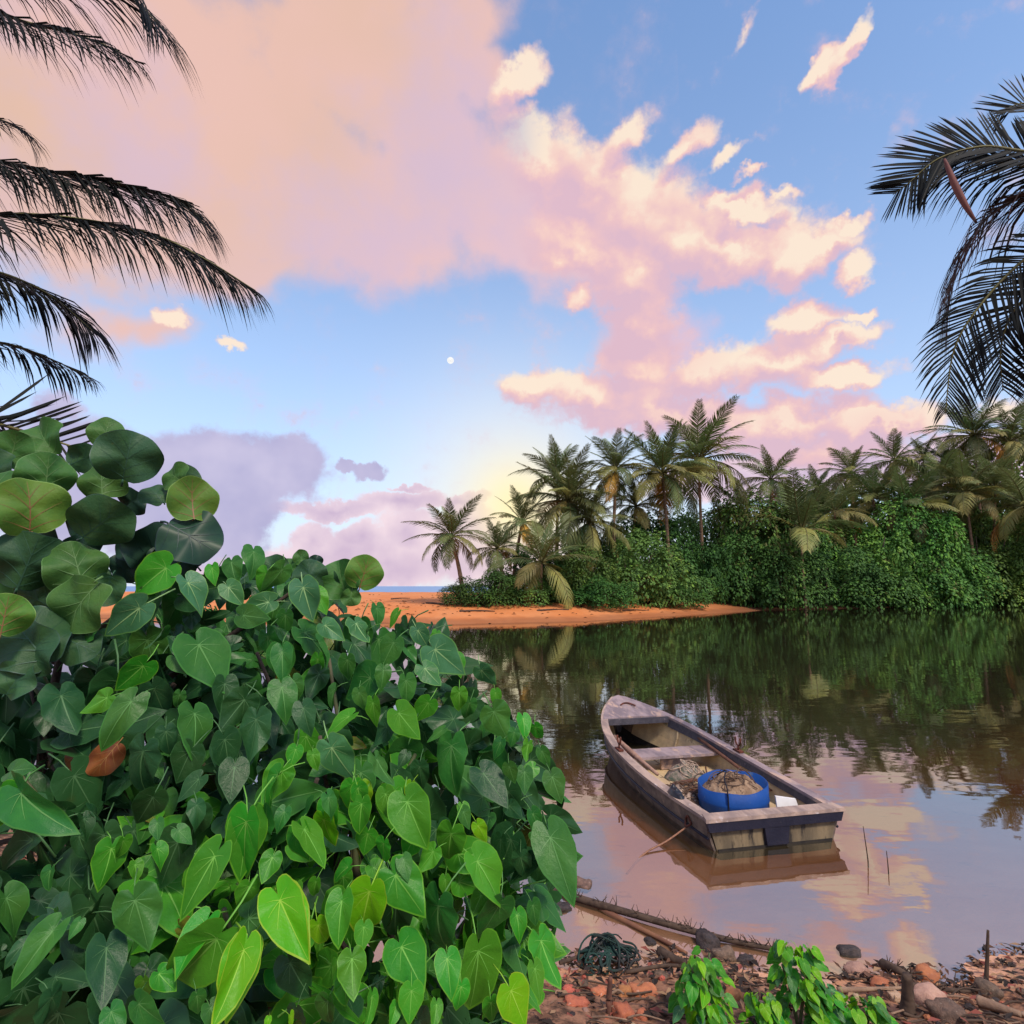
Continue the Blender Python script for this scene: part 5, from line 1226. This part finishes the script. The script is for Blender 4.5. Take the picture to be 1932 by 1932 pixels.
def shore_pt(x, df, lift=.05):
    y = float(np.interp(x, fx, fy)) + df; return Vector((x, y, hgt(x, y) + lift))
for (x0, d0, x1, d1, w, lb) in [(-6.6, 8.0, -5.0, 7.2, .10, 'grey driftwood log on the sand spit left of the first shrub'), (-3.6, 4.2, -1.2, 4.0, .07, 'thin driftwood branch lying along the sand spit below the first shrub'), (1.8, 4.0, 4.2, 4.2, .07, 'driftwood branch on the sand strip below the young palm'), (-10.5, 12.0, -8.9, 13.0, .06, 'small driftwood stick on the open beach'), (8.6, 3.0, 11.0, 2.6, .06, 'driftwood stick at the foot of the dome-shaped shrub')]:
    stick('driftwood', lb, 'driftwood', [shore_pt(x0, d0), shore_pt((x0 + x1) / 2, (d0 + d1) / 2 + .15, .07), shore_pt(x1, d1)], w, M_twig, bristle=0)
mb = MB()
for i in range(380):
    x = rl.uniform(-16, 16); df = abs(rl.gauss(5.5, 2.2)) if rl.random() < .7 else rl.uniform(1, 18); y = float(np.interp(x, fx, fy)) + df + .4 * math.sin(x)
    z = hgt(x, y) + .05; s_ = rl.uniform(.06, .22); a = rl.uniform(-.5, .5); dx, dy = math.cos(a) * s_, math.sin(a) * s_
    mb.add([(x - dx, y - dy, z), (x + dy * .3, y - dx * .3, z + .05), (x + dx, y + dy, z), (x - dy * .3, y + dx * .3, z + .03)], [(0, 1, 2), (0, 2, 3)], rl.randrange(2))
mb.build('beach_wrack', lm[:2], label='line of dark dried seaweed and leaf scraps along the sand spit', kind='stuff')
# small plants on the near shore
def small_plant(x, ytop, wpx, label, n, seed, ybase=690):
    r = random.Random(seed); b = gpt(x, ybase); X, Y = c6(x, ytop); h_ = at(X, Y, b.y).z - b.z; w = wpx * .5 * b.length / FPX / 2
    root = thing('seedling_plant', b, label, 'plant', 'small plants on the near shore')
    for k in range(5):
        a = r.uniform(0, 6.28); e = Vector((w * .6 * math.cos(a), w * .4 * math.sin(a), h_ * r.uniform(.6, .95)))
        MB().tube(catmull([(0, 0, -.03), e * .5 + Vector((0, 0, .03)), e], 4), .006, 5).build('stem', M_stem, root)
    for k in range(n):
        u = r.random(); a = r.uniform(0, 6.28); q = math.sqrt(r.random()) * (1 - .45 * u)
        p = Vector((w * q * math.cos(a), w * .7 * q * math.sin(a) - .03, h_ * (.08 + (.9 + .25 * mnoise.noise(Vector((a * 1.3, seed, 0)))) * u)))
        out_ = Vector((math.cos(a), math.sin(a) - .7, 0)); ln = r.uniform(.028, .075)
        t = Vector((out_.x * .6 + r.uniform(-.6, .6), out_.y * .6, -.6 + r.uniform(-.4, .4))); nn = Vector((out_.x * .5, -.8, .75)) + rvec(.75, r)
        cls = r.choices('BYML', (5, 3, 2, .6))[0]
        link('leaf', HM[cls][r.randrange(len(HV))], root, frame(p, t, nn, ln, 1.1))
    return root
small_plant(720, 402, 210, 'small bright green plant with heart-shaped leaves, the left one on the shore', 85, 1)
small_plant(1080, 372, 210, 'tallest of the small green plants on the shore, yellow-rimmed leaves', 95, 2)
small_plant(940, 560, 160, 'low green seedling between the two taller small plants', 40, 3, 700)
small_plant(1320, 556, 220, 'low green plant at the bottom edge left of the stump', 60, 4, 710)
small_plant(1180, 520, 160, 'low leafy plant growing against the right side of the tallest one', 45, 5, 700)
